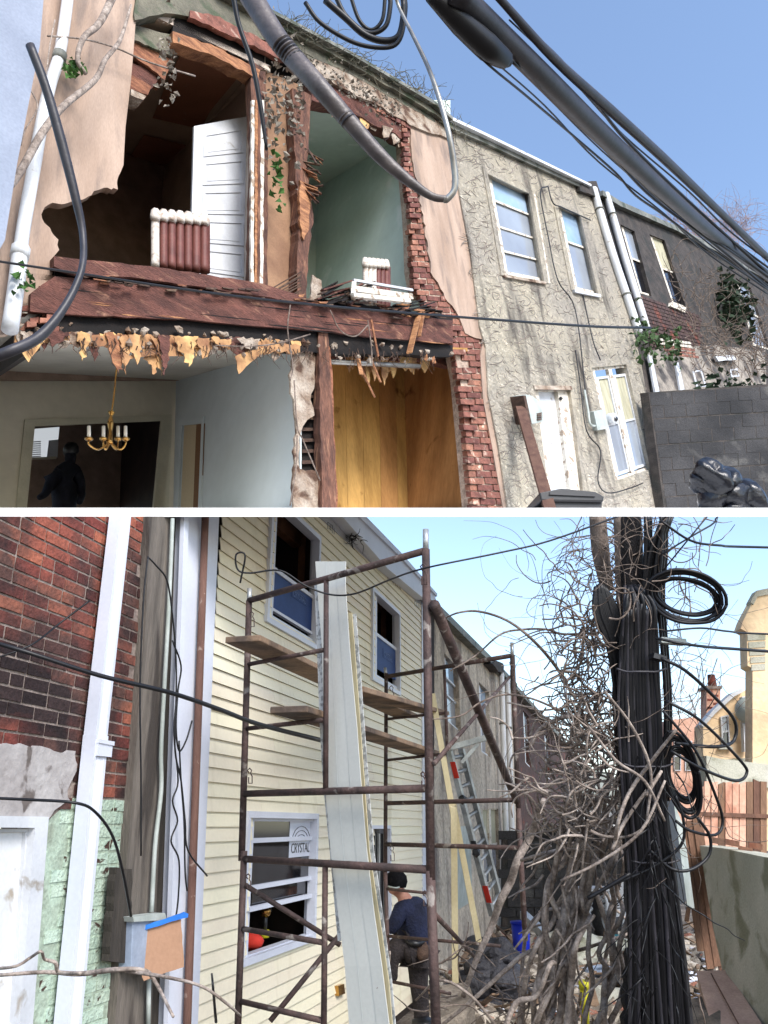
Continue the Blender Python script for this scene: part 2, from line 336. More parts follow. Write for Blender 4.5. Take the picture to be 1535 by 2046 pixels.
# lower left room
cr = A.pt(606, 688); D1 = solveD(cr, 352)
wallP = Plane(cr, dW, dV, dH); ceilP = Plane(cr, dH, dW, -dV); backP = A.back(D1)
plate('side_wall', wallP, [(352, 758), (600, 682), (600, 1040), (346, 1040)], 0, -.02, m_blue, ruin)
cb = [cr, cr+dW*D1, cr+dW*D1-dH*4.5, cr-dH*4.5]; mk('ceiling', *prism(cb, dV*.1), m_ceil, ruin)
bwp = [(-160, 690), (353, 690), (350, 1040), (-160, 1040)]
holed('back_wall', backP, [(-160, 740), (353, 740), (349, 1040), (-160, 1040)], [[(66, 838), (346-4, 836), (334, 1036), (52, 1036)]], 0, .12, m_beige, ruin)
ring('door_casing', backP, [(50, 838), (345, 828), (336, 1039), (30, 1039)], [(70, 852), (323, 841), (305, 1038), (52, 1038)], .04, .06, mat('cream_casing', (190, 184, 162), (176, 170, 150), fine=.05, bump=.05), ruin)
# narrow recess in the side wall
ring('door_casing', wallP, [(366, 838), (416, 832), (410, 1039), (358, 1039)], [(372, 850), (412, 846), (405, 1038), (364, 1038)], .05, .08, m_blue, ruin)
plate('door_leaf', wallP, [(372, 850), (396, 848), (389, 1038), (364, 1038)], .02, .03, mat('cream_door', (196, 178, 146), fine=.05, bump=.05), ruin)
plate('door_leaf', wallP, [(396, 848), (412, 846), (405, 1038), (389, 1038)], .015, .03, mat('brown_door', (122, 88, 60), fine=.15, bump=.1), ruin)
# dark kitchen behind
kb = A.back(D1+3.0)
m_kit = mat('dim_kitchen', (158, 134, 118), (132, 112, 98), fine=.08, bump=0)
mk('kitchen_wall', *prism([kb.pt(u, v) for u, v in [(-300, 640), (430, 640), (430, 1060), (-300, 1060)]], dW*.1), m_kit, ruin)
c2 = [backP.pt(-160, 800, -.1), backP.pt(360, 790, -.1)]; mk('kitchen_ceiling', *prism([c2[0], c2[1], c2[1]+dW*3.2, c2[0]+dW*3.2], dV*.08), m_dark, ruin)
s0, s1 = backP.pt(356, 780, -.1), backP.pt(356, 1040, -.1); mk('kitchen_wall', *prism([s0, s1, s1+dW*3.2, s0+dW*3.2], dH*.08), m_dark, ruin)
kw = A.back(D1+1.6)
wn = thing('window', 'small bright kitchen window with white blind seen through the cased doorway', 'window', kw.pt(95, 1000)); wn.parent = ruin; wn.location = WL[wn]-WL[ruin]; del wn['category']
m_lit = bpy.data.materials.new('daylit_glass'); m_lit.use_nodes = True; b_ = m_lit.node_tree.nodes['Principled BSDF']; b_.inputs['Base Color'].default_value = (.4, .4, .4, 1); b_.inputs['Emission Color'].default_value = (.62, .66, .7, 1); b_.inputs['Emission Strength'].default_value = .35  # pane glows by emission, standing in for daylight from outside
plate('pane', kw, [(68, 857), (119, 853), (113, 915), (62, 916)], 0, .03, m_lit, wn)
for i in range(8): plate('blind_slat', kw, [(64, 882+i*4.2), (82, 881+i*4.2), (82, 883.2+i*4.2), (64, 884.2+i*4.2)], .04, .01, m_white, wn)
plate('sash', kw, [(98, 880), (117, 878), (115, 914), (94, 914)], .03, .02, m_white, wn)
plate('sash_rail', kw, [(62, 914), (113, 912), (113, 917), (62, 919)], .05, .04, m_beige, wn)
# lower right room: yellow boards
pr = Plane(A.pt(948, 700), dW, dV, dH); yb = A.back(1.7)
n = 9
for i in range(n):
    x0 = 655+i*(958-655)/n; x1 = x0+(958-655)/n-.5
    plate('wall_board', yb, [(x0, 690), (x1, 690), (x1+7, 1040), (x0+7, 1040)], R.uniform(0, .006), .03, m_panel, ruin)
q = [A.pt(925, 690, -.2), A.pt(952, 1040, -.2)]; mk('side_wall', *prism([q[0], q[1], q[1]+dW*1.6, q[0]+dW*1.6], dH*.05), m_panel, ruin)
q = [A.pt(660, 690, -.2), A.pt(668, 1040, -.2)]; mk('side_wall', *prism([q[0], q[1], q[1]+dW*1.7, q[0]+dW*1.7], -dH*.05), m_dark, ruin)
q = [A.pt(640, 694), A.pt(935, 702)]; mk('ceiling', *prism([q[0], q[1], q[1]+dW*1.8, q[0]+dW*1.8], dV*.06), m_panel, ruin)
# broken partition between the lower rooms
part = jag([(588, 672), (628, 690), (630, 760), (622, 800), (628, 830), (606, 850), (598, 870), (600, 935), (640, 945), (646, 1040), (588, 1040), (586, 960), (592, 840), (580, 760)], 3, 12)
plate('broken_plaster', A, part, -.02, .04, m_rot, ruin)
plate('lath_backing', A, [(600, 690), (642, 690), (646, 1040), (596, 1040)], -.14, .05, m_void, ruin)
for i in range(15): 
    y = 700+i*22; plate('lath', A, [(604, y), (640, y+R.uniform(-2, 3)), (640, y+6), (604, y+7)], -.1, .02, m_lath, ruin)
plate('corner_stud', A, jag([(637, 660), (655, 662), (664, 800), (670, 920), (673, 1040), (645, 1040), (640, 850)], 1.2, 16), .06, .14, m_beamV, ruin)
plate('stud_trim', A, jag([(657, 690), (662, 700), (676, 1040), (671, 1040)], 1.2, 14), .04, .1, m_split, ruin)
# floor timbers ------------------------------------------------------
def band(name, top, bot, off, th, m, amp=2.5, st=16): return plate(name, A, jag(top, amp, st, closed=False)+list(reversed(jag(bot, amp, st, closed=False))), off, th, m, ruin)
band('floor_beam', [(62, 585), (110, 552), (300, 572), (500, 590), (640, 606), (760, 622), (905, 640)], [(60, 622), (130, 628), (400, 640), (520, 652), (640, 660), (760, 676), (905, 686)], .10, .2, m_beam, 1.5, 24)
band('sill_board', [(108, 512), (180, 520), (300, 532), (420, 550), (525, 566), (600, 590)], [(108, 532), (150, 548), (260, 553), (380, 570), (500, 588), (600, 606)], .16, .16, m_beam, 1.2, 20)
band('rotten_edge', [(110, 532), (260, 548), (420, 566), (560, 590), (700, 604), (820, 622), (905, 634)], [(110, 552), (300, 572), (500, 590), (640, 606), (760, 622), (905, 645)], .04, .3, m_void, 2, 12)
band('lower_joist', [(75, 630), (400, 640), (640, 664), (905, 690)], [(60, 676), (400, 688), (640, 706), (905, 712)], .03, .2, m_void, 2, 14)  # near-black band: shadow under the floor beam put into the colour
band('lining_strip', [(30, 664), (240, 668), (400, 676), (600, 690)], [(30, 690), (120, 684), (240, 696), (400, 694), (520, 704), (600, 704)], .05, .04, m_paper, 4, 9)
plate('ceiling_joist', A, jag([(660, 700), (905, 712), (905, 735), (860, 722), (660, 718)], 2, 14), -.3, .2, m_beam, ruin)
tube('iron_pipe', [A.pt(655, 722, -.1), A.pt(838, 732, -.1)], .03, m_steel, ruin)
# broken brick end at left
for i in range(26):
    u, v = R.uniform(28, 108), R.uniform(590, 672)
    if u+v*.3 < 215: continue
    w = R.uniform(14, 24); plate('brick', A, [(u, v), (u+w, v+R.uniform(-3, 3)), (u+w, v+9), (u, v+10)], R.uniform(-.1, .12), .14, m_brick, ruin)
for i in range(22):
    u = R.uniform(110, 860); v = 578+(u-110)*.11+R.uniform(-14, 40)*(1 if u < 400 else .8); L = R.uniform(30, 130)
    plate('beam_crack', A, jag([(u, v), (u+L*.5, v+L*.055-1), (u+L, v+L*.115), (u+L*.5, v+L*.055+1.4)], .7, 14), .103, .01, m_void if i % 3 else m_split, ruin)
# splinters along the beam
for i in range(60):
    u = R.uniform(110, 900); v = 545+(u-110)*.105+R.uniform(-8, 10); L = R.uniform(8, 34); t = R.uniform(1, 3)
    plate('splinter', A, [(u, v), (u+L, v+L*.1+R.uniform(-5, 5)), (u+L*.8, v+t+L*.1), (u+2, v+t)], R.uniform(.14, .24), R.uniform(.01, .05), R.choice([m_split, m_lath, m_lath]), ruin)
# torn ceiling lining shards
line = [(30, 690), (110, 672), (250, 676), (400, 690), (540, 690), (600, 690)]
for i in range(27):
    u = 30+i*21+R.uniform(-10, 10); v = lerp_path([(a, b) for b, a in [(0, 0)]], 0) if False else 668+ (u-30)*.035
    w = R.uniform(16, 56); h = R.choice([16, 22, 30, 44, 60])*(1.2 if 200 < u < 360 else .8)
    plate('lining_shard', A, jag([(u, v-8), (u+w, v-6), (u+w*R.uniform(.7, 1), v+h*R.uniform(.3, .7)), (u+w*R.uniform(.3, .7), v+h), (u+w*.2, v+h*R.uniform(.2, .7))], 4, 6), R.uniform(.0, .12), .015, m_paper if R.random() < .55 else R.choice([m_beam, m_split, m_rot]), ruin)
fb2 = Bag()
for i in range(150):
    u = R.uniform(30, 900); v = 672+(u-30)*.04+R.uniform(-6, 14); L = R.uniform(10, 34); p0 = A.pt(u, v, R.uniform(.02, .16)); pts = [p0, A.pt(u+R.uniform(-6, 6), v+L*.5, .1), A.pt(u+R.uniform(-12, 12), v+L, .1)]
    fb2.add(*tubegeo(pts, [.006, .004, .002], 4))
fb2.out('torn_fibre', m_lath, ruin, kind='stuff', nfix=False)
fb2 = Bag()
for i in range(90):
    u = R.uniform(40, 905); t = R.random(); v = (605 if t < .5 else 628)+(u-60)*.06+R.uniform(40, 58)*(1 if t > .5 else .9); fb2.add(*blob(A.pt(u, v, R.uniform(.02, .12)), R.uniform(.01, .035), i, 1, .6))
fb2.out('plaster_crumb', m_rot, ruin, kind='stuff', nfix=False)
for pts in [[(225, 720), (300, 700), (325, 706), (240, 722)], [(300, 672), (345, 690), (368, 712), (330, 712), (322, 715), (312, 692)], [(470, 712), (500, 700), (540, 694), (500, 725), (478, 748)], [(35, 690), (90, 680), (70, 706), (58, 724), (52, 716)]]:
    plate('lining_shard', A, jag(pts, 1.5, 10), .08, .012, m_paper, ruin)
for i in range(16):
    u = 690+i*10+R.uniform(-4, 4); v = 712; w = R.uniform(12, 26); h = R.uniform(20, 60)
    plate('lining_shard', A, jag([(u, v), (u+w, v+2), (u+w*.9, v+h*.5), (u+w*.5, v+h), (u+w*.1, v+h*.6)], 2, 9), R.uniform(-.45, -.2), .015, m_paper, ruin)
for a, b in [((722, 735), (748, 792)), ((712, 700), (722, 748)), ((735, 700), (760, 762)), ((846, 690), (852, 720)), ((858, 690), (868, 726))]:
    box('lath', A.pt(*a, -.05), A.pt(*b, .05), .05, .015, m_split, ruin)
m_plankf = mat('worn_floor', (130, 108, 90), (104, 84, 70), scale=3, fine=.2, bump=.1)
# upper left room ---------------------------------------------------
uc = A.pt(505, 128, -.05); UD = 4.0
UC = Plane(uc, dH, dW, -dV)
cw = [uc+dH*.3, uc+dH*.3+dW*UD, uc-dH*5+dW*UD, uc-dH*5]
mk('ceiling', *prism([p+dV*.03 for p in cw], dV*.1), m_joint, ruin)
plate('ceiling_board', UC, [(366, 96), (480, 150), (420, 222), (402, 258), (305, 236), (328, 180)], .012, .01, m_drywall, ruin)
plate('ceiling_board', UC, [(288, 270), (392, 296), (300, 380), (200, 380), (255, 320)], .012, .01, m_drywall, ruin)
plate('ceiling_board', UC, [(490, 160), (520, 175), (470, 235), (425, 236)], .012, .01, m_joint, ruin)
ub = A.back(UD-.1)
mk('back_wall', *prism([ub.pt(u, v) for u, v in [(-500, 100), (700, 150), (700, 760), (-500, 760)]], dW*.1), m_kit, ruin)
q = [A.pt(524, 110, -.1), A.pt(520, 600, -.1)]; mk('side_wall', *prism([q[0], q[1], q[1]+dW*UD, q[0]+dW*UD], dH*.06), m_joint, ruin)
q = [A.pt(80, -80, -.2), A.pt(80, 700, -.2)]; mk('side_wall', *prism([q[0], q[1], q[1]+dW*UD, q[0]+dW*UD], -dH*.06), m_dark, ruin)
q = [A.pt(60, 545, 0), A.pt(900, 640, 0)]; mk('floor_boards', *prism([q[0], q[1], q[1]+dW*(UD+.1), q[0]+dW*(UD+.1)], -dV*.06), m_plankf, ruin)
# exposed joists at the head of opening one
for poly, o, m in [([(268, 82), (345, 118), (330, 160), (264, 108)], -.15, m_split), ([(268, 50), (345, 70), (345, 112), (268, 80)], -.1, m_eave), ([(264, 126), (325, 142), (302, 178), (260, 160)], -.2, m_beam), ([(262, 148), (302, 172), (296, 190), (260, 178)], -.1, m_split), ([(262, 178), (292, 192), (286, 200), (262, 190)], 0, m_rot)]:
    plate('joist_end', A, jag(poly, 1.5, 10), o, .3, m, ruin)
plate('head_beam', A, jag([(345, 62), (420, 88), (520, 140), (516, 158), (430, 112), (345, 84)], 2, 14), .05, .25, m_split, ruin)
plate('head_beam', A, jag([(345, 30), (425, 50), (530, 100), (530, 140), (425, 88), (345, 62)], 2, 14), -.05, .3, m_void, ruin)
plate('torn_fascia', A, jag([(270, -60), (400, -60), (560, 60), (650, 110), (650, 130), (545, 84), (425, 40), (345, 26), (270, 40)], 3, 14), .04, .2, m_eave, ruin)
plate('torn_fascia', A, jag([(380, 20), (440, 34), (600, 118), (600, 132), (540, 108), (430, 56), (380, 34)], 2, 12), .08, .1, m_brick, ruin)
# central posts
plate('door_post', A, jag([(500, 120), (530, 140), (536, 300), (534, 590), (503, 585), (508, 300)], 1.5, 16), .03, .16, m_beamV, ruin)
for i, (x, m) in enumerate([(497, m_whitet), (505, m_split), (511, m_beamV), (516, m_whitet)]):
    plate('door_trim', A, jag([(x+6, 200), (x+12, 200), (x+10, 570), (x+4, 570)], 1, 14), .06+.01*i, .04, m, ruin)
plate('partition_face', A, [(528, 140), (600, 170), (606, 605), (528, 590)], -.14, .05, mat('tan_lining', (150, 118, 92), (122, 92, 72), scale=2, fine=.1, bump=.1), ruin)
plate('rotten_post', A, jag([(585, 175), (622, 190), (614, 330), (626, 430), (618, 500), (612, 604), (594, 602), (597, 420), (588, 300)], 2.5, 12), .07, .2, m_beamV, ruin)
plate('post_sliver', A, jag([(600, 360), (622, 390), (618, 450), (608, 480), (600, 450)], 2, 10), .11, .05, m_split, ruin)
for i in range(22):
    u = R.uniform(596, 620); v = R.uniform(290, 380); L = R.uniform(15, 45)
    a = A.pt(u, v, .05); b = A.pt(u+L, v+R.uniform(-6, 30), .2); box('lath', a, b, .03, .01, R.choice([m_lath, m_split]), ruin)
for i in range(9):
    v = 560+i*4.6; box('lath', A.pt(546+R.uniform(-4, 4), v+16, .06), A.pt(600, v-14+R.uniform(-4, 4), .06), .03, .01, m_lath, ruin)
# upper right room (teal)
tc = A.pt(812, 268, -.12); TD = solveD(tc, 626)
q = [tc-dH*1.9, tc+dH*.2]; mk('ceiling', *prism([q[0], q[1], q[1]+dW*(TD+.6), q[0]+dW*(TD+.6)], dV*.06), m_teal, ruin)
q = [tc, A.pt(842, 660, -.12)]; mk('side_wall', *prism([q[0], q[1], q[1]+dW*(TD+.6), q[0]+dW*(TD+.6)], dH*.06), m_teal, ruin)
tb = A.back(TD); plate('back_wall', tb, [(400, 200), (900, 200), (900, 740), (400, 740)], 0, .1, m_teal, ruin)
tl_ = [A.pt(604, 170, -.1), A.pt(606, 610, -.1)]; mk('side_wall', *prism([tl_[0], tl_[1], tl_[1]+dW*TD, tl_[0]+dW*TD], -dH*.06), m_teal, ruin)
sw = Plane(tc, dW, dV, dH)
ring('door_casing', sw, [(632, 500), (682, 474), (684, 620), (632, 620)], [(636, 510), (676, 486), (678, 620), (636, 620)], -.03, .03, m_teal, ruin)
plate('head_beam', A, jag([(622, 158), (700, 186), (800, 246), (820, 262), (812, 280), (740, 244), (690, 214), (622, 200)], 2.5, 12), -.02, .3, m_beam, ruin)
for i in range(14):
    u = R.uniform(640, 800); v = 196+(u-640)*.43; plate('lining_shard', A, jag([(u, v), (u+22, v+8), (u+14, v+24), (u+4, v+R.uniform(14, 34))], 2, 8), R.uniform(-.1, .02), .01, R.choice([m_paper, m_lath, m_rot]), ruin)
# wreckage on the floor of opening two
for i in range(26):
    u = R.uniform(628, 700); v = R.uniform(572, 606); L = R.uniform(30, 70)
    box('lath', A.pt(u, v+8, .05+R.random()*.2), A.pt(u+L, v-R.uniform(5, 22), R.random()*.2), .05, .015, R.choice([m_lath, m_void, m_beam]), ruin)
for i in range(24):
    u = R.uniform(770, 850); v = R.uniform(608, 634); L = R.uniform(20, 50)
    box('lath', A.pt(u, v, .08+R.random()*.15), A.pt(u+L, v+R.uniform(-18, 12), R.random()*.2), .05, .015, R.choice([m_lath, m_void, m_split]), ruin)
plate('plaster_flake', A, jag([(625, 548), (642, 560), (646, 590), (640, 600), (620, 598)], 2, 9), .1, .03, m_rot, ruin)
sf = thing('fallen_sash', 'broken white window sash lying across the rubble of the upper right opening', 'window sash', A.pt(760, 598, .15))
box('rail', A.pt(704, 578, .2), A.pt(822, 594, .2), .06, .07, m_whitet, sf); box('rail', A.pt(704, 590, .28), A.pt(818, 602, .28), .05, .05, m_whitet, sf)
box('rail', A.pt(706, 560, .16), A.pt(824, 580, .16), .03, .03, m_white, sf)
box('stile', A.pt(708, 566, .2), A.pt(706, 596, .26), .05, .05, m_whitet, sf)
# hanging splinters of timber
for a, b, w in [((838, 625), (818, 705), .07), ((846, 626), (838, 672), .04), ((742, 640), (756, 712), .03)]:
    box('hanging_splinter', A.pt(*a, .22), A.pt(*b, .2), w, .02, m_split, ruin)
# roof / rear closure of the ruin and its neighbours
def roofpt(u): return 30+(u-560)*.547 if u < 900 else (245+(u-900)*.47)
rl = [(440, -20), (545, 34), (700, 116), (870, 217), (960, 274), (1182, 382), (1240, 412), (1350, 462)]
vs = [A.pt(u, v) for u, v in rl]; n = len(vs); vs += [p+dW*4.5-dV*.3 for p in vs]; vs += [p-dV*.08 for p in vs]
fs = [(i, i+1, n+i+1, n+i) for i in range(n-1)]+[(2*n+i, 3*n+i, 3*n+i+1, 2*n+i+1) for i in range(n-1)]
mk('roof_deck', vs, fs, m_void, ruin)
# door and radiators
dr = A.back(.55)
door = thing('panelled_door', 'white five panel door standing half open behind the radiator in the upper left room', 'door', dr.pt(450, 560))
dq = [(388, 252), (507, 230), (510, 572), (380, 552)]
plate('door_slab', dr, dq, 0, .045, m_white, door)
for i in range(5):
    y0 = .065+i*.186; q4 = sub(dq, .17, y0, .83, y0+.145); i4 = inset(q4, 5, 4)
    ring('panel_moulding', dr, q4, i4, .012, .012, m_white, door); plate('door_panel', dr, inset(q4, 9, 8), .006, .008, m_white, door)
plate('door_edge', dr, jag([(500, 235), (508, 232), (511, 572), (500, 572)], 1.5, 12), .02, .06, m_whitet, door)
def radiator(label, u0, u1, vt, vb, n, nw, off):
    t = thing('radiator', label, 'radiator', A.pt((u0+u1)/2, vb, off))
    for i in range(n):
        x = u0+(u1-u0)*(i+.5)/n; r = (u1-u0)/n*.47
        sl = (x-u0)*.10
        m = m_radw if i < nw else m_rad
        for k, oo in enumerate((0, -.09)):
            a, b = A.pt(x+k*3, vt+sl+8, off+oo), A.pt(x+k*3, vb+sl, off+oo); rr = (A.pt(x+r, vt, off)-A.pt(x, vt, off)).length
            tube('radiator_column', [a, a.lerp(b, .5), b], rr*.8, m, t, 8)
        a, b = A.pt(x, vt+sl+9, off+.03), A.pt(x, vt+sl+3, off-.06)
        tube('column_cap', [a-dV*.02, a+dV*.03, b+dV*.05, b], [rr*.8, rr*1.05, rr*.9, rr*.5], m_radw, t, 8)
    return t
radiator('brown column radiator with white chipped top at the edge of the upper left room', 302, 416, 428, 532, 7, 1, -.2)
radiator('smaller white and brown radiator half buried in rubble in the upper right opening', 726, 776, 522, 612, 6, 3, -.05)
# chandelier
ch = thing('chandelier', 'brass chandelier with candle arms hanging in the lower left room', 'chandelier', A.back(1.0).pt(222, 890)); cp = A.back(1.0)
blobv, blobf = blob(cp.pt(234, 727), .05, 1, 2, 0, .4); mk('ceiling_rose', blobv, blobf, m_steel, ch, smooth=True)
tube('chain', [cp.pt(234, 727), cp.pt(228, 790), cp.pt(223, 826)], .008, m_brass, ch)
tube('stem', [cp.pt(223, 824), cp.pt(222, 832), cp.pt(221, 845), cp.pt(221, 862), cp.pt(219, 886)], [.03, .012, .03, .018, .03], m_brass, ch, 10)
for x0, y0, off in [(178, 880, .15), (207, 878, 0), (251, 872, .1), (236, 880, -.15)]:
    tube('arm', [cp.pt(220, 884), cp.pt((220+x0)/2+ (-2 if x0 < 220 else 4), 898, off/2), cp.pt(x0, 888, off), cp.pt(x0, 878, off)], .009, m_brass, ch)
    tube('candle', [cp.pt(x0, 879, off), cp.pt(x0, 852, off)], .016, m_candle, ch, 8, sm=False)
    tube('drip_pan', [cp.pt(x0, 880, off), cp.pt(x0, 877, off)], [.02, .04], m_brass, ch, 8, sm=False)
# people ------------------------------------------------------------
def skin(name, J, E, m, parent, root=0):
    L = WL[parent]; me = bpy.data.meshes.new(name); me.from_pydata([Vector(j[0])-L for j in J], E, [])
    o = bpy.data.objects.new(name, me); C.objects.link(o); o.parent = parent; WL[o] = L; me.materials.append(m)
    md = o.modifiers.new('s', 'SKIN'); md.use_smooth_shade = True
    for i, j in enumerate(J):
        r = j[1]; me.skin_vertices[0].data[i].radius = (r, r) if not isinstance(r, tuple) else r; me.skin_vertices[0].data[i].use_root = (i == root)
    sb = o.modifiers.new('u', 'SUBSURF'); sb.levels = 1; sb.render_levels = 2; return o
kp = A.back(D1+.7); pa = thing('person', 'person in a dark t-shirt standing in the dark doorway of the lower left room', 'person', kp.pt(128, 1012))
g = lambda u, v, o=0: kp.pt(u, v, o)
skin('body', [(g(128, 1080), .13), (g(128, 1020), .15), (g(130, 980), .17), (g(134, 942), .16), (g(139, 926), .075), (g(142, 910), .08), (g(141, 896), .075), (g(112, 946, .02), .1), (g(100, 968, .05), .07), (g(90, 988, .12), .05), (g(76, 996, .15), .035), (g(152, 944, .02), .1), (g(162, 966, .05), .065), (g(164, 990, .1), .05), (g(158, 1006, .2), .04)],
     [(0, 1), (1, 2), (2, 3), (3, 4), (4, 5), (5, 6), (3, 7), (7, 8), (8, 9), (9, 10), (3, 11), (11, 12), (12, 13), (13, 14)], m_cloth, pa)
hv, hf = blob(g(142, 900), .1, 2, 2, .1, 1.15); mk('hair', hv, hf, m_black, pa, smooth=True)
# neighbouring stucco house ------------------------------------------
st = thing('stucco_house', 'grey and cream swirl stuccoed row house right of the torn open one', 'house', A.pt(1100, 1010))
W1 = [(975, 347), (1058, 387), (1088, 562), (1010, 548)]; W2 = [(1115, 410), (1160, 430), (1196, 588), (1150, 578)]
DR = [(1070, 776), (1140, 778), (1172, 1030), (1103, 1030)]; W3 = [(1183, 735), (1252, 728), (1300, 938), (1232, 962)]
wall = [(905, 258), (1180, 385), (1225, 520), (1262, 640), (1282, 730), (1305, 860), (1336, 1040), (1019, 1040), (996, 890), (976, 788), (971, 693), (959, 652), (941, 509), (917, 378)]
holed('stucco_wall', A, wall, [W1, W2, DR, W3], .03, .3, m_rough, st)
def win(par, pl, q, fr=6, rails=(.5,), off=-.06, panes=None, frame=None, th=.06, name='window', inner=1):
    frame = frame or m_white
    w = ring(name, pl, q, inset(q, fr, fr), off, th, frame, par); i4 = inset(q, fr, fr)
    ys = [0]+list(rails)+[1]; panes = panes or [m_pane]*(len(ys)-1)
    for k in range(len(ys)-1): plate('pane', pl, sub(i4, 0, ys[k], 1, ys[k+1]), off-.035-.012*(k % 2), .01, panes[k], w)
    h = ((Vector(q[3])-Vector(q[0])).length)
    for y in rails: plate('rail', pl, sub(i4, 0, y-2.2/h, 1, y+2.2/h), off-.008, .03, frame, w)
    return w
for q in (W1, W2): 
    ring('window_surround', A, inset(q, -9, -10, -10, -3), q, .05, .05, m_rough, st); 
win(st, A, W1, 6, (.24, .52, .78), panes=[m_paneb, m_pane, m_pane, m_pane], frame=m_whitet)
plate('window_trim', A, [(1062, 385), (1070, 388), (1100, 566), (1090, 564)], .04, .05, m_whitet, st)
win(st, A, W2, 5, (.42,), panes=[m_paneb, m_pane], frame=m_whitet)
plate('sill', A, [(1148, 578), (1200, 588), (1202, 594), (1150, 584)], .1, .12, m_white, st); plate('sill', A, [(1008, 549), (1092, 563), (1092, 568), (1008, 553)], .08, .1, m_rot, st)
dd = ring('door_frame', A, DR, inset(DR, 5, 6, 26, 0), -.04, .15, m_whitet, st)
plate('door_leaf', A, inset(DR, 5, 6, 26, 0), -.12, .04, m_white, st)
tube('bell_push', [A.pt(1121, 796, -.03), A.pt(1121, 796, .0)], .03, m_black, st)
plate('lintel', A, [(1068, 770), (1142, 771), (1144, 779), (1069, 778)], .06, .08, m_rot, st)
ring('window_frame', A, W3, inset(W3, 4, 6), -.03, .1, m_whitet, st)
i4 = inset(W3, 4, 6)
for a, b in ((.0, .44), (.56, 1)):
    s4 = sub(i4, a, .06, b, .98); ww = ring('window', A, s4, inset(s4, 4, 5), -.05, .05, m_white, st)
    n4 = inset(s4, 4, 5); plate('pane', A, sub(n4, 0, 0, 1, .5), -.08, .01, m_curt, ww); plate('pane', A, sub(n4, 0, .5, 1, 1), -.09, .01, m_pane, ww); plate('rail', A, sub(n4, 0, .48, 1, .5), -.06, .03, m_white, ww)
plate('mullion', A, sub(i4, .45, 0, .55, 1), -.02, .08, m_whitet, st)
def onwall(poly, holes, off):
    def inside(x, y, pg):
        c = False
        for i in range(len(pg)):
            (a, b), (d, e) = pg[i], pg[i-1]
            if (b > y) != (e > y) and x < (d-a)*(y-b)/(e-b)+a: c = not c
        return c
    us = [p[0] for p in poly]; vs_ = [p[1] for p in poly]
    def g(r):
        while True:
            u, v = r.uniform(min(us), max(us)), r.uniform(min(vs_), max(vs_))
            if inside(u, v, poly) and not any(inside(u, v, inset(h, -9)) for h in holes) and u < 1320: return u, v, proj(A.pt(u, v, off))[2], r.choice([0, 3.1])+r.gauss(.25, .5)
    return g
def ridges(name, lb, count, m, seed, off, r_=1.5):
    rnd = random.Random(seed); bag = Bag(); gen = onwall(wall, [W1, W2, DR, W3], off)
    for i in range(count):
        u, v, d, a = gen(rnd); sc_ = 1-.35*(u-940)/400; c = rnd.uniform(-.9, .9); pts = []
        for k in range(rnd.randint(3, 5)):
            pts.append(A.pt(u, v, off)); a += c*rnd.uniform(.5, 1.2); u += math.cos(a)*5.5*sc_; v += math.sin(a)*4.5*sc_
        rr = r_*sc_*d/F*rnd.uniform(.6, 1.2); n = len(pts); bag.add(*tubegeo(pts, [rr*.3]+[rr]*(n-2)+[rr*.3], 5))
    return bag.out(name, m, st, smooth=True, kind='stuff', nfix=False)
ridges('trowel_mark', '', 1100, m_crev, 72, .031, 1.0)  # dark strokes paint the crevice shade along the trowel relief
# cornice and gutters
cor = [(545, 24), (700, 106), (870, 207), (905, 238), (960, 264), (1075, 320), (1182, 372)]
def strip(name, pts, w0, w1, off, th, m, par, amp=0):
    bot = [(u, v+w0+(w1-w0)*i/(len(pts)-1)) for i, (u, v) in enumerate(pts)]; pp = list(pts)+bot[::-1]
    return plate(name, A, jag(pp, amp, 14) if amp else pp, off, th, m, par)
strip('cornice', [(440, -35)]+cor[:4], 22, 20, .14, .3, m_eave, ruin, 1.2); strip('gutter', [(u, v-5) for u, v in [(440, -35)]+cor[:4]], 7, 6, .24, .2, m_gut, ruin)
strip('brick_course', [(u, v+22) for u, v in [(560, 36), (700, 106), (870, 207)]], 26, 14, .05, .2, m_eave, ruin, 2)
plate('stucco_patch', A, jag([(640, 92), (750, 160), (820, 205), (905, 262), (905, 280), (820, 250), (752, 208), (690, 178), (622, 140)], 2.5, 12), .045, .15, m_rot, ruin)
strip('cornice', cor[3:], 20, 12, .12, .25, m_gut, st); strip('gutter', [(u, v-4) for u, v in cor[3:]], 6, 4, .22, .2, m_pipe, st)
plate('chimney_stub', A, jag([(1158, 372), (1176, 362), (1192, 362), (1200, 384), (1190, 392), (1160, 380)], 1.5, 8), .15, .5, m_dmort, st)
# downpipes (top-level)
def pipe(label, pts, r, m=None, cat='drainpipe', name='drainpipe', group=None, off=.12):
    t = thing(name, label, cat, A.pt(*pts[-1], off), group)
    tube('pipe_run', [A.pt(u, v, off) for u, v in pts], r, m or m_pipe, t, 10)
    for k in (.25, .75):
        i = int(len(pts)*k); p = A.pt(*pts[i], off); d = (A.pt(*pts[i], off)-A.pt(*pts[i-1], off)).normalized()
        tube('bracket', [p-d*.015, p+d*.015], r*1.25, m_gut, t, 10, sm=False)
    return t
pipe('white round downpipe left of the twin pair between the stucco and sooty houses', [(1186, 378), (1198, 420), (1225, 510), (1252, 590), (1278, 668)], .085)
pipe('white round downpipe right of the twin pair between the stucco and sooty houses', [(1211, 388), (1224, 430), (1250, 520), (1275, 600), (1294, 662)], .08)
t = thing('drainpipe', 'thick white plastic drainpipe at the far left of the tan stucco wall', 'drainpipe', A.pt(30, 640, .15))
tube('pipe_run', [A.pt(u, v, .15) for u, v in [(142, -60), (131, 33), (118, 114), (101, 167), (82, 254), (69, 330), (49, 443), (40, 508)]], .052, m_pipe, t, 12)
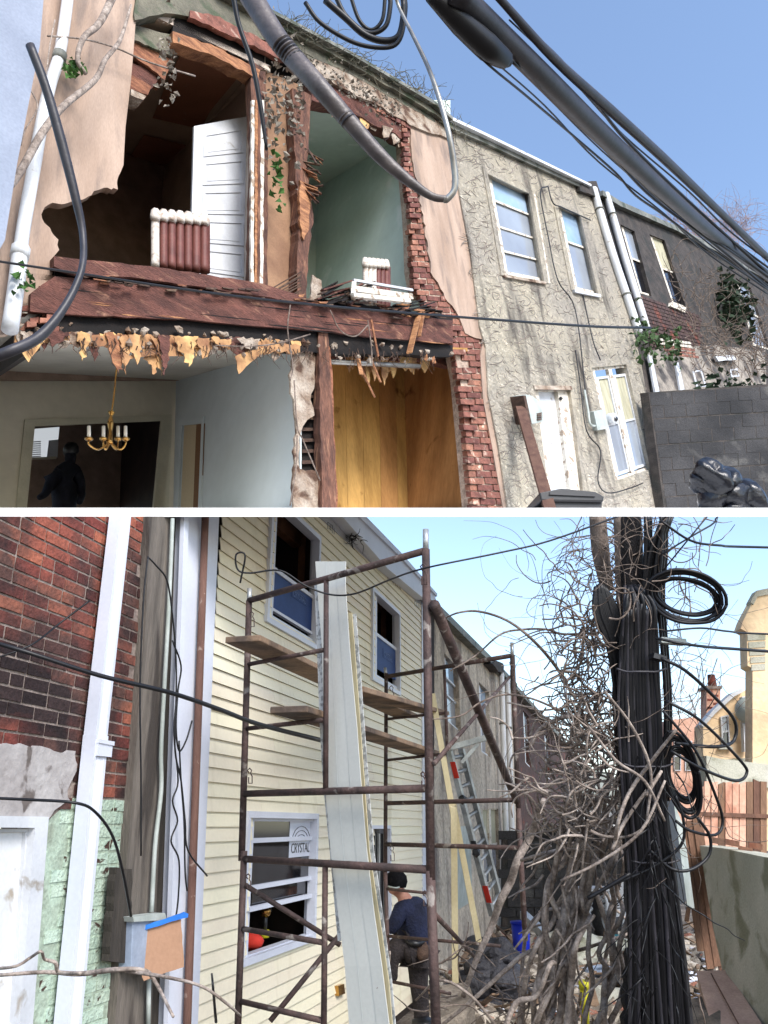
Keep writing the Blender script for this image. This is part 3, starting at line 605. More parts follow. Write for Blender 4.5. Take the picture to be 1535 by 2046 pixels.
tube('pipe_run', [A.pt(u, v, .15) for u, v in [(40, 505), (34, 560), (20, 660)]], .06, m_pipe, t, 12)
tube('collar', [A.pt(42, 496, .15), A.pt(39, 514, .15)], .07, m_pipe, t, 12, sm=False); tube('bracket', [A.pt(120, 108, .15), A.pt(117, 122, .15)], .062, m_gut, t, 12, sm=False)
# sooty brick house
sb_ = thing('sooty_house', 'soot blackened brick row house overgrown with bare creeper', 'house', A.pt(1400, 760))
X1 = [(1240, 448), (1268, 462), (1302, 592), (1280, 586)]; X2 = [(1298, 468), (1328, 480), (1372, 616), (1344, 606)]; X3 = [(1470, 555), (1500, 575), (1540, 700), (1505, 690)]
holed('brick_wall', A, [(1180, 385), (1300, 430), (1420, 490), (1600, 590), (1650, 800), (1290, 800), (1282, 730), (1262, 640), (1225, 520)], [X1, X2, X3], 0, .3, m_dmort, sb_)
a0, b0 = A.st(1185, 395); a1, _ = A.st(1500, 560)
cnt = 0
for rI in range(46):
    tt = A.st(1290, 778)[1]+rI*.115
    s = a0+(.14 if rI % 2 else 0)
    while s < a1+2 and cnt < 298:
        c3 = [A.p(s, tt, .02), A.p(s+.26, tt, .02), A.p(s+.26, tt+.09, .02), A.p(s, tt+.09, .02)]; uv = [proj(p) for p in c3]
        cu, cv = sum(p[0] for p in uv)/4, sum(p[1] for p in uv)/4
        lim = 1225+(cv-520)*.37 if cv > 520 else 1180+(cv-385)*.33
        inw = any(q[0][0]-6 < cu-(cv-q[0][1])*.27 < q[1][0]+5 and q[0][1]-10 < cv < q[3][1]+8 for q in (X1, X2, X3))
        if lim+3 < uv[0][0] and cu < 1530 and 400+(cu-1240)*.5 < cv-8 and cv < 776 and not inw and cu < 1400:
            mk('brick', *prism(c3, -A.E*.03), m_dbrick, sb_); cnt += 1
        s += .28
for q, p in ((X1, [m_pane, m_gap]), (X2, [m_curt, m_gap]), (X3, [m_pane, m_pane])): win(sb_, A, q, 4, (.48,), panes=p, frame=m_whitet)
plate('sill', A, jag([(1342, 604), (1372, 614), (1370, 624), (1340, 612)], 1, 8), .08, .1, m_whitet, sb_)
strip('gutter', [(1205, 380), (1240, 402), (1350, 450), (1430, 492), (1600, 590)], 10, 8, .15, .3, m_gut, sb_, .6)
plate('render_patch', A, jag([(1296, 700), (1420, 690), (1530, 700), (1530, 790), (1306, 790)], 2, 14), .04, .06, mat('old_grey_render', (150, 142, 132), (112, 104, 98), scale=2, fine=.3, fscale=14, bump=.5, c3=(78, 74, 72), s3=2, lo3=.5, hi3=.62), sb_)
plate('white_patch', A, jag([(1304, 714), (1318, 722), (1338, 750), (1348, 776), (1316, 779)], 1.5, 10), .03, .03, m_white, sb_)
plate('white_board', A, [(1350, 726), (1356, 724), (1368, 778), (1360, 780)], .1, .05, m_white, sb_); plate('white_board', A, [(1296, 708), (1303, 712), (1318, 782), (1310, 784)], .14, .05, m_white, sb_)
bp_ = []
for i in range(5):
    for j in range(9):
        s_, t_ = 1318+j*7+i*4-(i % 2)*3, 676+i*7+j*.8
        plate('brick', A, [(s_, t_), (s_+6, t_+.6), (s_+7.5, t_+5.4), (s_+1.5, t_+4.8)], .05, .06, m_brick if i > 1 else m_whitet, sb_)
for q in ([(1384, 742), (1402, 738), (1412, 772), (1392, 774)], [(1458, 738), (1474, 736), (1478, 752), (1462, 754)]): win(sb_, A, q, 3, (), .05, panes=[m_gap])
plate('air_vent', A, jag([(1430, 712), (1465, 710), (1472, 718), (1436, 722)], 1, 8), .2, .1, m_white, sb_)
# block wall at lower right of the upper view
cw_ = thing('block_wall', 'sooty concrete block yard wall at the right of the stucco house', 'wall', A.pt(1400, 1010, .8)); 
CW = Plane(A.pt(1310, 900, .3), dH*.9-dW*.55, dV, -dW)
plate('wall_core', CW, [(1296, 784), (1640, 760), (1660, 1040), (1330, 1040)], -.03, .2, m_dmort, cw_)
for i in range(9):
    y = 786+i*26
    for j in range(7):
        x = 1299+i*4.0+j*44-(i % 2)*20; x0 = max(x, 1299+i*4.0); 
        yy = y-(j*2.6)
        if x+42 > x0+6: plate('block', CW, [(x0, yy), (x+42, yy-2), (x+44, yy+22.5), (x0+2, yy+24.5)], R.uniform(-.028, -.018), .08, m_cinder, cw_)
# meter, vent box, prop, bin, sheet
vb = thing('vent_hood', 'white curved metal vent hood fixed beside the white back door', 'vent', A.pt(1065, 845, .2))
hp = [(1048, 790), (1052, 788), (1062, 790), (1074, 798), (1083, 812), (1089, 842), (1066, 847), (1060, 846)]
plate('hood', A, hp, .3, .28, m_meter, vb, bevel=.01); plate('hood_side', A, [(1046, 790), (1051, 790), (1063, 847), (1058, 846)], .31, .29, m_lath, vb)
for i in range(4): plate('louvre', A, [(1074, 826+i*4), (1083, 824+i*4), (1084, 826+i*4), (1075, 828+i*4)], .32, .02, m_lath, vb)
em = thing('electric_meter', 'round glass electricity meter on a grey box left of the double window', 'meter', A.pt(1208, 860, .2))
plate('box', A, [(1187, 822), (1210, 818), (1217, 856), (1195, 860)], .14, .12, m_meter, em, bevel=.008)
p = A.pt(1218, 838, .14); tube('meter_dome', [p, p+A.E*.08, p+A.E*.13, p+A.E*.14], [.105, .105, .08, .01], m_white, em, 16)
tube('dial', [p+A.E*.135, p+A.E*.15], [.04, .04], m_gap, em, 10, sm=False)
tube('conduit', [A.pt(u, v, .1) for u, v in [(1200, 858), (1196, 852), (1180, 848), (1175, 820), (1168, 780)]], .02, m_meter, em)
prop = box('timber_prop', A.pt(1040, 815, .2), P(1100, 1022, 9.3), .13, .06, m_board, label='brown painted timber plank leaning on the stucco wall by the door', cat='plank')
bn = thing('wheelie_bin', 'black rubbish bin with a closed lid below the white back door', 'bin', P(1140, 1012, 9.5))
bp2 = Plane(P(1140, 1000, 9.6), Vector((1, .25, 0)), Vector((0, 0, 1)), Vector((.25, -1, .1)))
plate('bin_body', bp2, [(1090, 996), (1204, 1000), (1202, 1030), (1094, 1030)], 0, .5, m_black, bn, bevel=.01); plate('bin_lid', bp2, [(1078, 984), (1122, 975), (1190, 982), (1208, 992), (1206, 1002), (1082, 1000)], .05, .55, m_black, bn, bevel=.015)
plate('lid_ridge', bp2, [(1100, 982), (1190, 988), (1190, 992), (1098, 988)], .07, .1, m_black, bn)
ts = thing('covered_heap', 'heap under shiny black plastic sheeting in front of the block wall', 'tarp', P(1440, 1012, 9.2))
bm_ = Bag()
for k, (u, v, r) in enumerate([(1425, 955, .2), (1405, 968, .13), (1450, 965, .17), (1440, 1000, .26), (1465, 1015, .28), (1480, 1030, .3)]): bm_.add(*blob(P(u, v, 9.3+k*.03), r, k, 3, .35))
bm_.out('sheet', m_tarp, ts, smooth=True)
# creeper on the sooty house and on the eaves
def twigs(name, label, gen, count, rpx, m, seed, sides=4, curl=.5, steps=7, slen=14, cat='creeper', nb=5, par=None):
    rnd = random.Random(seed); bag = Bag()
    for i in range(count):
        u, v, d, a = gen(rnd); pts = []; r0 = rnd.uniform(.5, 1)*rpx; c = rnd.uniform(-curl, curl)
        for k in range(rnd.randint(max(3, steps//2), steps)):
            pts.append(P(u, v, d)); a += c+rnd.uniform(-curl, curl)*.6; u += math.cos(a)*slen*rnd.uniform(.6, 1.3); v += math.sin(a)*slen*rnd.uniform(.6, 1.3); d += rnd.uniform(-.04, .04)
        pp = spline(pts, 3); bag.add(*tubegeo(pp, [r0*d/F*(1-.6*j/len(pp)) for j in range(len(pp))], sides))
    return bag.out(name, m, par, smooth=True, label=label, cat=cat, kind='stuff', nfix=False)
def onA(u0, u1, vf, dv, off=.1):
    def g(r):
        u = r.uniform(u0, u1); v = vf(u)+r.uniform(0, dv); return u, v, proj(A.pt(u, v, off))[2], r.uniform(0, 6.28)
    return g
twigs('bare_creeper', 'tangled bare grey creeper stems over the sooty brick house', onA(1340, 1530, lambda u: 500+(u-1340)*.5, 190), 260, 1.0, m_twig, 3)
twigs('bare_creeper', 'dead creeper stems tangled low on the sooty house above the block wall', onA(1380, 1530, lambda u: 650, 90), 130, 1.3, m_twig, 4)
twigs('roof_creeper', 'wiry dead creeper growing along the roof edge of the torn open house', onA(560, 930, lambda u: roofpt(u)-10, 26, .2), 240, 1.0, m_eave, 5, slen=9)
def leafreg(u0, u1, vf, dv, off=.15):
    def g(r):
        u = r.uniform(u0, u1); v = vf(u)+r.gauss(.5, .28)*dv; return A.pt(u, v, off+r.uniform(-.05, .2))
    return g
leaves('dry_ivy', 'withered grey ivy leaves hanging over the rotten central post', 'ivy', leafreg(532, 608, lambda u: 80, 230), 210, .085, m_leafd, 11)
leaves('dry_ivy', 'withered ivy leaves trailing on the eaves above the right upper opening', 'ivy', leafreg(600, 800, lambda u: 90+(u-600)*.55, 60), 260, .06, m_leafd, 12)
leaves('dry_ivy', 'dead ivy spray dangling at the head of the left upper opening', 'ivy', leafreg(318, 356, lambda u: 20, 190), 60, .075, m_leafd, 13)
leaves('green_ivy', 'few fresh green ivy leaves at the bottom of the central ivy', 'ivy', leafreg(536, 575, lambda u: 300, 110), 36, .09, m_leafg, 14)
leaves('green_ivy', 'green leaves sprouting beside the white drainpipe', 'ivy', leafreg(124, 162, lambda u: 118, 32), 50, .07, m_leafg, 15)
m_leafk2 = mat('mid_green_leaf', (74, 98, 60), (54, 74, 46), scale=9, fine=.2, bump=.2)
leaves('green_ivy', 'green leafy clump under the ends of the twin downpipes', 'ivy', leafreg(1268, 1362, lambda u: 632+ (u-1272)*.3, 70), 190, .14, m_leafk2, 16)
leaves('green_ivy', 'dark green ivy draped over the top of the block wall', 'ivy', leafreg(1400, 1530, lambda u: 768-(u-1400)*.1, 80, .6), 420, .2, m_leafk, 17)
leaves('green_ivy', 'dark ivy mat climbing the sooty house near its right window', 'ivy', leafreg(1440, 1500, lambda u: 540+(u-1440)*.6, 100), 300, .26, m_leafk, 18)
leaves('green_ivy', 'leafy shoots over the cable at the left end of the floor beam', 'ivy', leafreg(30, 72, lambda u: 525, 60), 26, .07, m_leafg, 19)
def twA(pts, off): return [(u, v, proj(A.pt(u, v, off))[2]) for u, v in pts]
twigs('bare_tree', 'pale bare tree crown rising behind the roof of the sooty house', lambda r: (r.uniform(1330, 1500), 470+r.gauss(0, 22)+0, 34, r.uniform(3.6, 5.8)), 330, .55, mat('reddish_twig', (190, 160, 150), (150, 120, 112), fine=.2, bump=0), 6, sides=3, cat='tree', slen=16)
# branches over the left wall
cable('vine_branch', twA([(232, -20), (200, 45), (168, 75), (155, 118), (172, 148)], .35), [8, 7, 6, 5, 4], m_vine, label='thick bare vine branch curving over the tan wall near the drainpipe', cat='branch')
cable('vine_branch', twA([(262, 10), (240, 80), (210, 120), (190, 160), (130, 210), (85, 265), (30, 360), (-20, 400)], .5), [2, 4, 5, 6, 7, 8, 8, 8], m_vine, label='long bare vine branch slanting across drainpipe and black cable', cat='branch')
cable('iron_rod', twA([(95, 72), (165, 78), (230, 95), (300, 125), (390, 152)], .2), 1.8, m_vine, label='thin rusty rod running from the tan wall into the left upper opening', cat='rod')
for pts, lb in (([(110, 40), (100, 90), (92, 150)], 'pale dangling twig left of the drainpipe top'), ([(62, 180), (75, 215), (50, 260), (42, 290)], 'thin pale twig above the grey wall edge')):
    cable('twig', twA(pts, .3), 1.5, m_vine, label=lb, cat='twig')
# cables of the upper view
G = 'black cables strung past the upper houses'
lt_ = thing('cable_loop', 'thick grey service cable drooping in a big loop before the right upper opening', 'cable', P(893, 398, 3))
LP_ = [(500, -10, 3.2), (560, 85, 3.1), (635, 170, 3.0), (700, 245, 3.0), (760, 312, 3.0), (815, 360, 3.0), (862, 392, 3.0), (893, 398, 3.0), (908, 378, 3.0), (908, 335, 3.0), (893, 250, 3.0), (862, 150, 3.1), (830, 80, 3.2), (800, 20, 3.3), (790, -10, 3.3)]; LR_ = [23, 21, 19, 17, 15, 11, 8, 7, 6.5, 6.5, 5.5, 4.5, 4, 3.5, 3.5]
m_rib = mat('ribbed_cable', (92, 84, 82), (70, 63, 64), scale=12, fine=.15, bump=.15, rough=.45, spec=.5)
cable('sheathed_run', LP_[:8], LR_[:8], m_rib, lt_, 12); cable('bare_run', [(888, 397.5, 3.0)]+LP_[7:], [7.2]+LR_[7:], m_steel, lt_, 12)
for k_ in range(26): q0, q1 = Vector((560, 85)), Vector((700, 245)); a_ = q0.lerp(q1, k_/26); tube('binding_turn', [P(a_.x, a_.y, 3.07-.003*k_), P(a_.x+2.2, a_.y+2.6, 3.07-.003*k_)], (21.6-.17*k_)*3.05/F, m_cableg if k_ % 2 else m_rib, lt_, 14, sm=False)
cable('flat_cable', [(60, 90, 3.5), (92, 175, 3.5), (122, 280, 3.5), (150, 390, 3.5), (166, 470, 3.5), (163, 540, 3.4), (130, 612, 3.3), (80, 672, 3.2), (20, 702, 3.1), (-30, 720, 3.1)], [9, 9, 10, 9, 7, 7, 8, 11, 12, 12], m_cableg, sides=10, label='grey black cable hanging at left past the broken wall and bending out of the picture', cat='cable')
cable('thin_cable', twA([(-30, 518), (150, 545), (420, 585), (640, 610), (900, 632), (1180, 652), (1300, 655)], .6), 2.6, m_cable, label='thin black cable drawn across the floor beam to the twin downpipes', cat='cable')
cable('thin_cable', [(466, -10, 3.6), (478, 50, 3.6), (505, 130, 3.6), (522, 220, 3.6), (533, 300, 3.6)], [5, 5, 5, 5, 3], m_cable, label='black cable ending in mid air beside the central door post', cat='cable')
for k, (pts, r, lb) in enumerate([
    ([(610, 5), (640, 45), (700, 82), (750, 95), (790, 90), (806, 55), (806, 0)], 4.5, 'lowest black loop of the cable coil at the top edge'),
    ([(650, 0), (690, 35), (730, 70), (770, 82), (798, 70), (808, 20), (806, -10)], 7, 'thickest black loop of the cable coil at the top edge'),
    ([(672, -5), (690, 30), (722, 60), (748, 66), (772, 50), (780, 10), (778, -10)], 5, 'middle loop of the cable coil at the top edge'),
    ([(700, -10), (718, 40), (742, 60), (764, 40), (770, -10)], 4, 'smallest loop of the cable coil at the top edge')]):
    cable('cable_coil', [(u, v, 3.3+k*.05) for u, v in pts], r, m_cable, label=lb, cat='cable coil', group='loops of the cable coil')
cable('trunk_cable', [(905, -20, 3.0), (1000, 70, 3.3), (1100, 168, 3.7), (1220, 285, 4.4), (1340, 395, 5.3), (1440, 480, 6.5), (1560, 570, 8.5)], [26, 23, 22, 19, 14, 11, 8], m_cableg, sides=12, label='thickest grey black trunk cable slanting down across the sky', cat='cable', group=G)
cable('trunk_cable', [(860, -10, 3.0), (920, 45, 3.1), (975, 95, 3.2), (1010, 120, 3.3), (1018, 128, 3.3)], [14, 24, 26, 18, 4], m_cable, sides=10, label='fat black cable splice ending under the thickest trunk cable', cat='cable splice')
cable('trunk_cable', [(975, -30, 3.1), (1010, 10, 3.2), (1110, 120, 3.6), (1220, 220, 4.2), (1330, 320, 5.0), (1440, 425, 6.2), (1560, 540, 8.0)], [8, 8, 9, 10, 9, 7, 6], m_cableg, sides=10, label='upper purple grey trunk cable nearest the right edge of the sky', cat='cable', group=G)
for pts, r, lb in [([(1025, 30), (1120, 120), (1180, 190), (1260, 290), (1400, 425), (1550, 560)], 3.5, 'cable lying just above the thickest trunk cable'),
    ([(1018, 118), (1100, 190), (1160, 250), (1240, 330), (1310, 400), (1430, 490), (1550, 590)], 3.2, 'first thin cable under the thickest trunk cable'),
    ([(1040, 120), (1155, 225), (1240, 300), (1330, 390), (1450, 490), (1550, 565)], 4.5, 'second thin cable under the thickest trunk cable'),
    ([(1155, 225), (1230, 310), (1300, 380), (1370, 440), (1500, 530), (1560, 575)], 2.5, 'third thin cable under the thickest trunk cable'),
    ([(875, 25), (960, 115), (1050, 190), (1150, 275), (1230, 345), (1270, 390), (1330, 432), (1420, 500), (1550, 590)], 2.4, 'lowest lone thin cable crossing the sky above the stucco roof')]:
    cable('thin_cable', [(u, v, 3.2+max(0, u-1000)/560*4.2) for u, v in pts], r, m_cable, label=lb, cat='cable', group=G)
for k_, (du, dv, rr_) in enumerate([(-14, 14, 2.0), (-26, 8, 1.6), (10, -16, 2.2), (18, -30, 1.8), (-34, 34, 1.8)]):
    cable('thin_cable', [(u+du+(k_*3 if i_ % 2 else 0), v+dv*(1-.1*i_), 3.4+i_*.9) for i_, (u, v) in enumerate([(1000, 70), (1110, 180), (1230, 296), (1350, 404), (1450, 488), (1570, 580)])], rr_, m_cable,
      label=['fine cable tight under the thickest trunk cable', 'second fine cable tight under the thickest trunk cable', 'fine cable hugging the top of the thickest trunk cable', 'fine cable between the two trunk cables', 'slack fine cable a little below the trunk cable'][k_], cat='cable', group=G)
for pts, lb in [([(1095, 372), (1080, 385), (1095, 470), (1115, 560), (1150, 620), (1172, 800)], 'thin wire running down between the two upper windows of the stucco house'),
    ([(1095, 372), (1105, 405), (1125, 415), (1180, 440)], 'short loose wire above the right upper window of the stucco house'),
    ([(1150, 700), (1160, 770), (1172, 860), (1200, 900), (1195, 960), (1215, 985), (1260, 975), (1285, 965)], 'drooping wire around the electricity meter'),
    ([(1165, 590), (1185, 680), (1200, 720)], 'wire running down above the double window')]:
    cable('wall_wire', twA(pts, .1), 1.3, m_cable, label=lb, cat='wire')
for pts in [[(580, 610), (575, 660), (585, 730), (580, 760)], [(735, 640), (742, 690), (744, 730)], [(660, 620), (680, 660), (710, 672), (735, 650)], [(588, 760), (594, 850), (606, 880), (640, 960)], [(594, 870), (592, 930), (580, 1010)], [(430, 690), (500, 692), (560, 685), (620, 668)]]:
    cable('loose_wire', twA(pts, .22), 1.4, m_twig, ruin)
# ================= LOWER VIEW: the re-sided rear yard =================
SIDE = None
m_ground = mat('trodden_earth', (112, 103, 94), (78, 70, 64), scale=1.6, fine=.35, fscale=18, bump=.8, bdist=.05, c3=(128, 120, 110), s3=.9, lo3=.5, hi3=.62)
mk('ground', [(-200, -60, 0), (200, -60, 0), (200, 400, 0), (-200, 400, 0)], [(0, 1, 2, 3)], m_ground, kind='structure')
SIDE = 'B'
UP = Vector((0, 0, 1)); hB = ray(1250, 1650); hB.z = 0; hB.normalize(); eB = Vector((hB.y, -hB.x, 0))
B = Plane(P(100, 1500, 4.4), hB, UP, eB)
m_vinyl = mat('cream_vinyl_siding', (228, 220, 196), (221, 212, 188), scale=.7, fine=.03, fscale=30, bump=.03, rough=.55, rand=.025, c3=(206, 196, 168), s3=1.4, st3=(2, 2, .4), lo3=.58, hi3=.74)
m_vtrim = mat('white_vinyl', (204, 208, 220), (194, 198, 210), scale=2, fine=.03, bump=.02, rough=.45)
m_bblue = mat('blue_protective_film', (44, 68, 122), (34, 56, 106), scale=3, fine=.06, bump=.03, rough=.6, spec=.15)
m_red = mat('old_red_brick', (138, 76, 62), (74, 50, 46), scale=2.2, lo=.42, hi=.58, fine=.25, fscale=40, bump=.5, rand=.4, c3=(44, 32, 32), s3=1.6, lo3=.5, hi3=.62)
m_mort2 = mat('grey_mortar', (148, 134, 126), (108, 96, 90), scale=8, fine=.25, bump=.5)
m_mint = mat('peeling_mint_paint', (178, 194, 176), (160, 180, 164), scale=5, fine=.1, bump=.5, bdist=.015, c3=(70, 52, 44), s3=9, st3=(1, 1, 1.6), lo3=.6, hi3=.64, rand=.08)
m_mintm = mat('mint_mortar', (168, 186, 168), (140, 150, 134), scale=8, fine=.2, bump=.4)
m_cem = mat('cement_skim', (172, 168, 166), (148, 142, 140), scale=3, fine=.1, fscale=25, bump=.35, c3=(100, 92, 88), s3=6, lo3=.62, hi3=.68)
m_post = mat('weathered_grey_post', (118, 110, 102), (88, 82, 76), scale=3, stretch=(4, 4, .3), fine=.2, bump=.4, c3=(66, 60, 56), s3=2, st3=(3, 3, .4))
m_post2 = mat('dark_weathered_post', (74, 68, 62), (52, 48, 44), scale=3, stretch=(4, 4, .3), fine=.2, bump=.4)
m_brown = mat('brown_steel_pipe', (112, 84, 74), (92, 66, 58), scale=4, stretch=(3, 3, .5), fine=.12, bump=.15, c3=(140, 120, 110), s3=12, lo3=.64, hi3=.68)
m_rust = mat('rusty_scaffold_tube', (88, 70, 66), (62, 52, 50), scale=7, fine=.2, bump=.3, rough=.7, c3=(130, 122, 116), s3=9, lo3=.6, hi3=.66, metal=.2)
m_plank = mat('scaffold_plank', (142, 118, 96), (104, 86, 72), scale=3, stretch=(1, 1, 1), fine=.2, fscale=30, bump=.3, c3=(84, 72, 64), s3=3)
m_coil = mat('cream_coil_stock', (204, 204, 196), (194, 195, 188), scale=1, fine=.03, bump=.03, rough=.5)
m_perf = mat('nailing_flange', (200, 200, 196), (150, 150, 146), scale=30, lo=.5, hi=.55, fine=.05, bump=.05)
m_fas = mat('grey_house_wrap', (168, 168, 172), (154, 154, 158), scale=2, fine=.05, bump=.2)
m_card = mat('cardboard', (166, 130, 106), (152, 118, 94), scale=2, fine=.06, bump=.08)
m_tape = mat('blue_tape', (40, 112, 196), (34, 98, 178), fine=.05, bump=.1, rough=.4)
m_galv = mat('galvanised_box', (156, 168, 186), (136, 148, 166), scale=5, fine=.08, bump=.05, rough=.4)
m_alu = mat('aluminium', (176, 178, 178), (140, 142, 142), scale=7, fine=.1, bump=.05, rough=.35, metal=.5)
m_redst = mat('red_sticker', (190, 52, 40), fine=.05, bump=0)
m_lum = mat('pale_lumber', (206, 194, 158), (184, 170, 134), scale=3, stretch=(2, 2, .3), fine=.08, bump=.1)
m_lum2 = mat('pinkish_lumber', (196, 166, 150), (172, 144, 130), scale=3, fine=.12, bump=.1)
m_tar = mat('tarred_pole', (34, 30, 32), (20, 18, 20), scale=6, stretch=(5, 5, .4), fine=.3, bump=.6, bdist=.02, rough=.7)
m_pgrey = mat('grey_pole_wood', (132, 118, 108), (98, 86, 78), scale=4, stretch=(5, 5, .4), fine=.2, bump=.4)
m_conc = mat('mossy_concrete', (190, 188, 176), (166, 166, 152), scale=1.4, fine=.12, bump=.3, c3=(130, 130, 110), s3=1.8)
m_bblu = mat('blue_plastic', (30, 52, 190), (24, 42, 160), fine=.05, bump=.02, rough=.4)
m_teal2 = mat('teal_plastic', (30, 132, 138), (24, 112, 118), fine=.06, bump=.02, rough=.4)
m_yel = mat('yellow_plastic', (214, 206, 48), (196, 188, 40), fine=.05, bump=.02, rough=.45)
m_stone = mat('rubble_stone', (128, 118, 106), (84, 76, 68), scale=5, fine=.25, bump=.5)
m_yhouse = mat('yellow_stucco', (234, 210, 174), (220, 190, 152), scale=1, fine=.1, fscale=12, bump=.4, c3=(190, 160, 134), s3=1.2, lo3=.5, hi3=.66)
m_pink = mat('salmon_brick_wall', (216, 172, 150), (196, 150, 128), scale=2, fine=.15, fscale=18, bump=.3, c3=(170, 120, 100), s3=2, lo3=.55, hi3=.68)
m_fence = mat('fence_board', (128, 96, 78), (96, 72, 60), scale=3, stretch=(2, 2, .3), fine=.2, bump=.2, rand=.3)
# --- left brick house
bh = thing('brick_house', 'red brick house wall with peeling mint paint low down at the far left', 'house', B.pt(60, 2040))
wl = [(-120, 1020), (306, 1020), (292, 1240), (262, 1600), (228, 2100), (-120, 2100)]
holed('brick_wall', B, wl, [[(-119, 1640), (72, 1640), (40, 2099), (-119, 2099)]], -.004, .2, m_mort2, bh)
plate('mint_wall', B, jag([(150, 1598), (262, 1598), (228, 2100), (60, 2100), (96, 1640)], 3, 16), -.0015, .02, m_mintm, bh)
s0, _ = B.st(-60, 1500); s1, _ = B.st(300, 1500); tb0 = 0; nb = 0
for r in range(-46, 40):
    t0 = r*.0705
    s = s0+(r % 2)*.105-.2
    while s < s1+.3:
        L = R.uniform(.186, .2)
        if R.random() < .12: L = .095
        e = .002
        c4 = [(s+R.uniform(-e, e), t0), (s+L, t0+R.uniform(-e, e)), (s+L+R.uniform(-e, e), t0+.0565), (s, t0+.0565+R.uniform(-e, e))]
        uv = [proj(B.p(a, b)) for a, b in c4]; cu = sum(q[0] for q in uv)/4; cv = sum(q[1] for q in uv)/4
        rgt = 303-(cv-1030)*.068 if cv < 1600 else 264-(cv-1600)*.08
        if uv[1][0] < rgt+6 and uv[1][0] > -40 and 1000 < cv < 2090 and not (cv > 1618 and uv[0][0] < 94-(cv-1630)*.09) and not (cv > 1492 and cv < 1600 and cu < 142):
            if uv[2][0] > rgt: L2 = 1
            mint = cv > 1600+14*noise.noise((cu*.03, 0, 0)) 
            of = R.uniform(.0, .005) if not mint else R.uniform(.001, .004)
            mk('brick', *prism([B.p(a, b, of) for a, b in c4], -B.E*.02), m_mint if mint else m_red, bh); nb += 1
        s += L+.013
plate('cement_patch', B, jag([(-100, 1480), (40, 1486), (62, 1494), (80, 1490), (108, 1500), (150, 1502), (152, 1540), (136, 1580), (140, 1598), (110, 1620), (96, 1640), (-100, 1640)], 4, 9), .014, .02, m_cem, bh)
wf = ring('window_frame', B, [(-119, 1628), (98, 1632), (62, 2099), (-119, 2099)], [(-119, 1652), (70, 1654), (36, 2099), (-119, 2099)], .03, .1, m_white, bh)
ring('sash', B, [(-118, 1655), (69, 1656), (36, 2098), (-118, 2098)], [(-118, 1662), (52, 1662), (22, 2098), (-118, 2098)], -.01, .04, m_white, bh)
plate('pane', B, [(-118, 1662), (52, 1662), (22, 2098), (-118, 2098)], -.03, .02, m_pipe, bh)
# big downspout (fluted box section)
ds = thing('downspout', 'wide white fluted downspout running down the brick wall at far left', 'downspout', B.pt(120, 2040, .1))
def spout(name, a, b, w, dpt, m, par, flutes=5):
    t = (b-a).normalized(); sx = B.H-t*B.H.dot(t); sx.normalize(); ou = t.cross(sx); ou = ou if ou.dot(B.E) > 0 else -ou
    prof = [(-w/2, 0), (-w/2, dpt)]
    for i in range(flutes):
        x = -w/2+w*(.2+.6*i/flutes); q = w*.6/flutes; prof += [(x, dpt), (x+q*.2, dpt-.004), (x+q*.6, dpt-.004), (x+q*.8, dpt)]
    prof += [(w/2, dpt), (w/2, 0)]
    vs, fs = prism([a+sx*x+ou*y for x, y in prof], b-a); return mk(name, vs, fs, m, par)
Wd = .115
spout('pipe_run', B.pt(231, 1020, .03), B.pt(178, 1482, .03), Wd, .075, m_vtrim, ds); spout('pipe_run', B.pt(179, 1470, .028), B.pt(116, 2100, .028), Wd*1.06, .08, m_vtrim, ds)
spout('collar', B.pt(180, 1484, .02), B.pt(177, 1512, .02), Wd*1.22, .1, m_vtrim, ds, 0); spout('collar', B.pt(181, 1480, .02), B.pt(180, 1488, .02), Wd*1.3, .106, m_vtrim, ds, 0)
# posts at the party line
ps = thing('weathered_post', 'wide weathered grey timber boarding between brick wall and cream siding', 'post', B.pt(300, 2040))
plate('board', B, [(300, 1020), (344, 1020), (325, 1528), (300, 2100), (226, 2100), (263, 1598), (290, 1255)], .05, .12, m_post, ps)
plate('board', B, [(341, 1020), (372, 1020), (346, 1528), (338, 2100), (290, 2100), (318, 1528)], .03, .1, m_post2, ps)
plate('lower_board', B, jag([(234, 1733), (264, 1736), (262, 1926), (218, 1920)], 1.5, 14), .09, .05, m_post2, ps)
tube('grey_conduit', [B.pt(u, v, .085) for u, v in [(345, 1036), (338, 1200), (328, 1380), (322, 1500), (322, 1580), (310, 1690), (303, 1822)]], .014, m_meter, label='grey conduit running down the weathered boarding to the metal box', cat='conduit')
tube('grey_conduit', [B.pt(u, v, .085) for u, v in [(298, 1950), (296, 2060)]], .014, m_meter, label='short conduit stub under the cardboard at the lower left', cat='conduit')
# corner trims and brown pipe
sh = thing('sided_house', 'row house newly clad in cream vinyl siding with white trim', 'house', B.pt(600, 2040))
def vplate(name, x0, x1, y0, y1, v0, v1, off, th, m, par, **k): return plate(name, B, [(x0, v0), (x1, v0), (y1, v1), (y0, v1)], off, th, m, par, **k)
vplate('corner_trim', 368, 404, 333, 366, 1020, 2100, .09, .14, m_vtrim, sh, bevel=.006); vplate('corner_trim', 369, 378, 334, 343, 1020, 2100, .12, .03, m_vtrim, sh)
vplate('corner_trim', 418, 439, 376, 394, 1020, 2100, .035, .1, m_vtrim, sh, bevel=.004)
a, b = B.pt(411, 1020, .13), B.pt(372, 2100, .13); tube('brown_pipe', [a, a.lerp(b, .5), b], .026, m_brown, label='brown painted steel pipe between the two white corner trims', cat='pipe', sides=12)
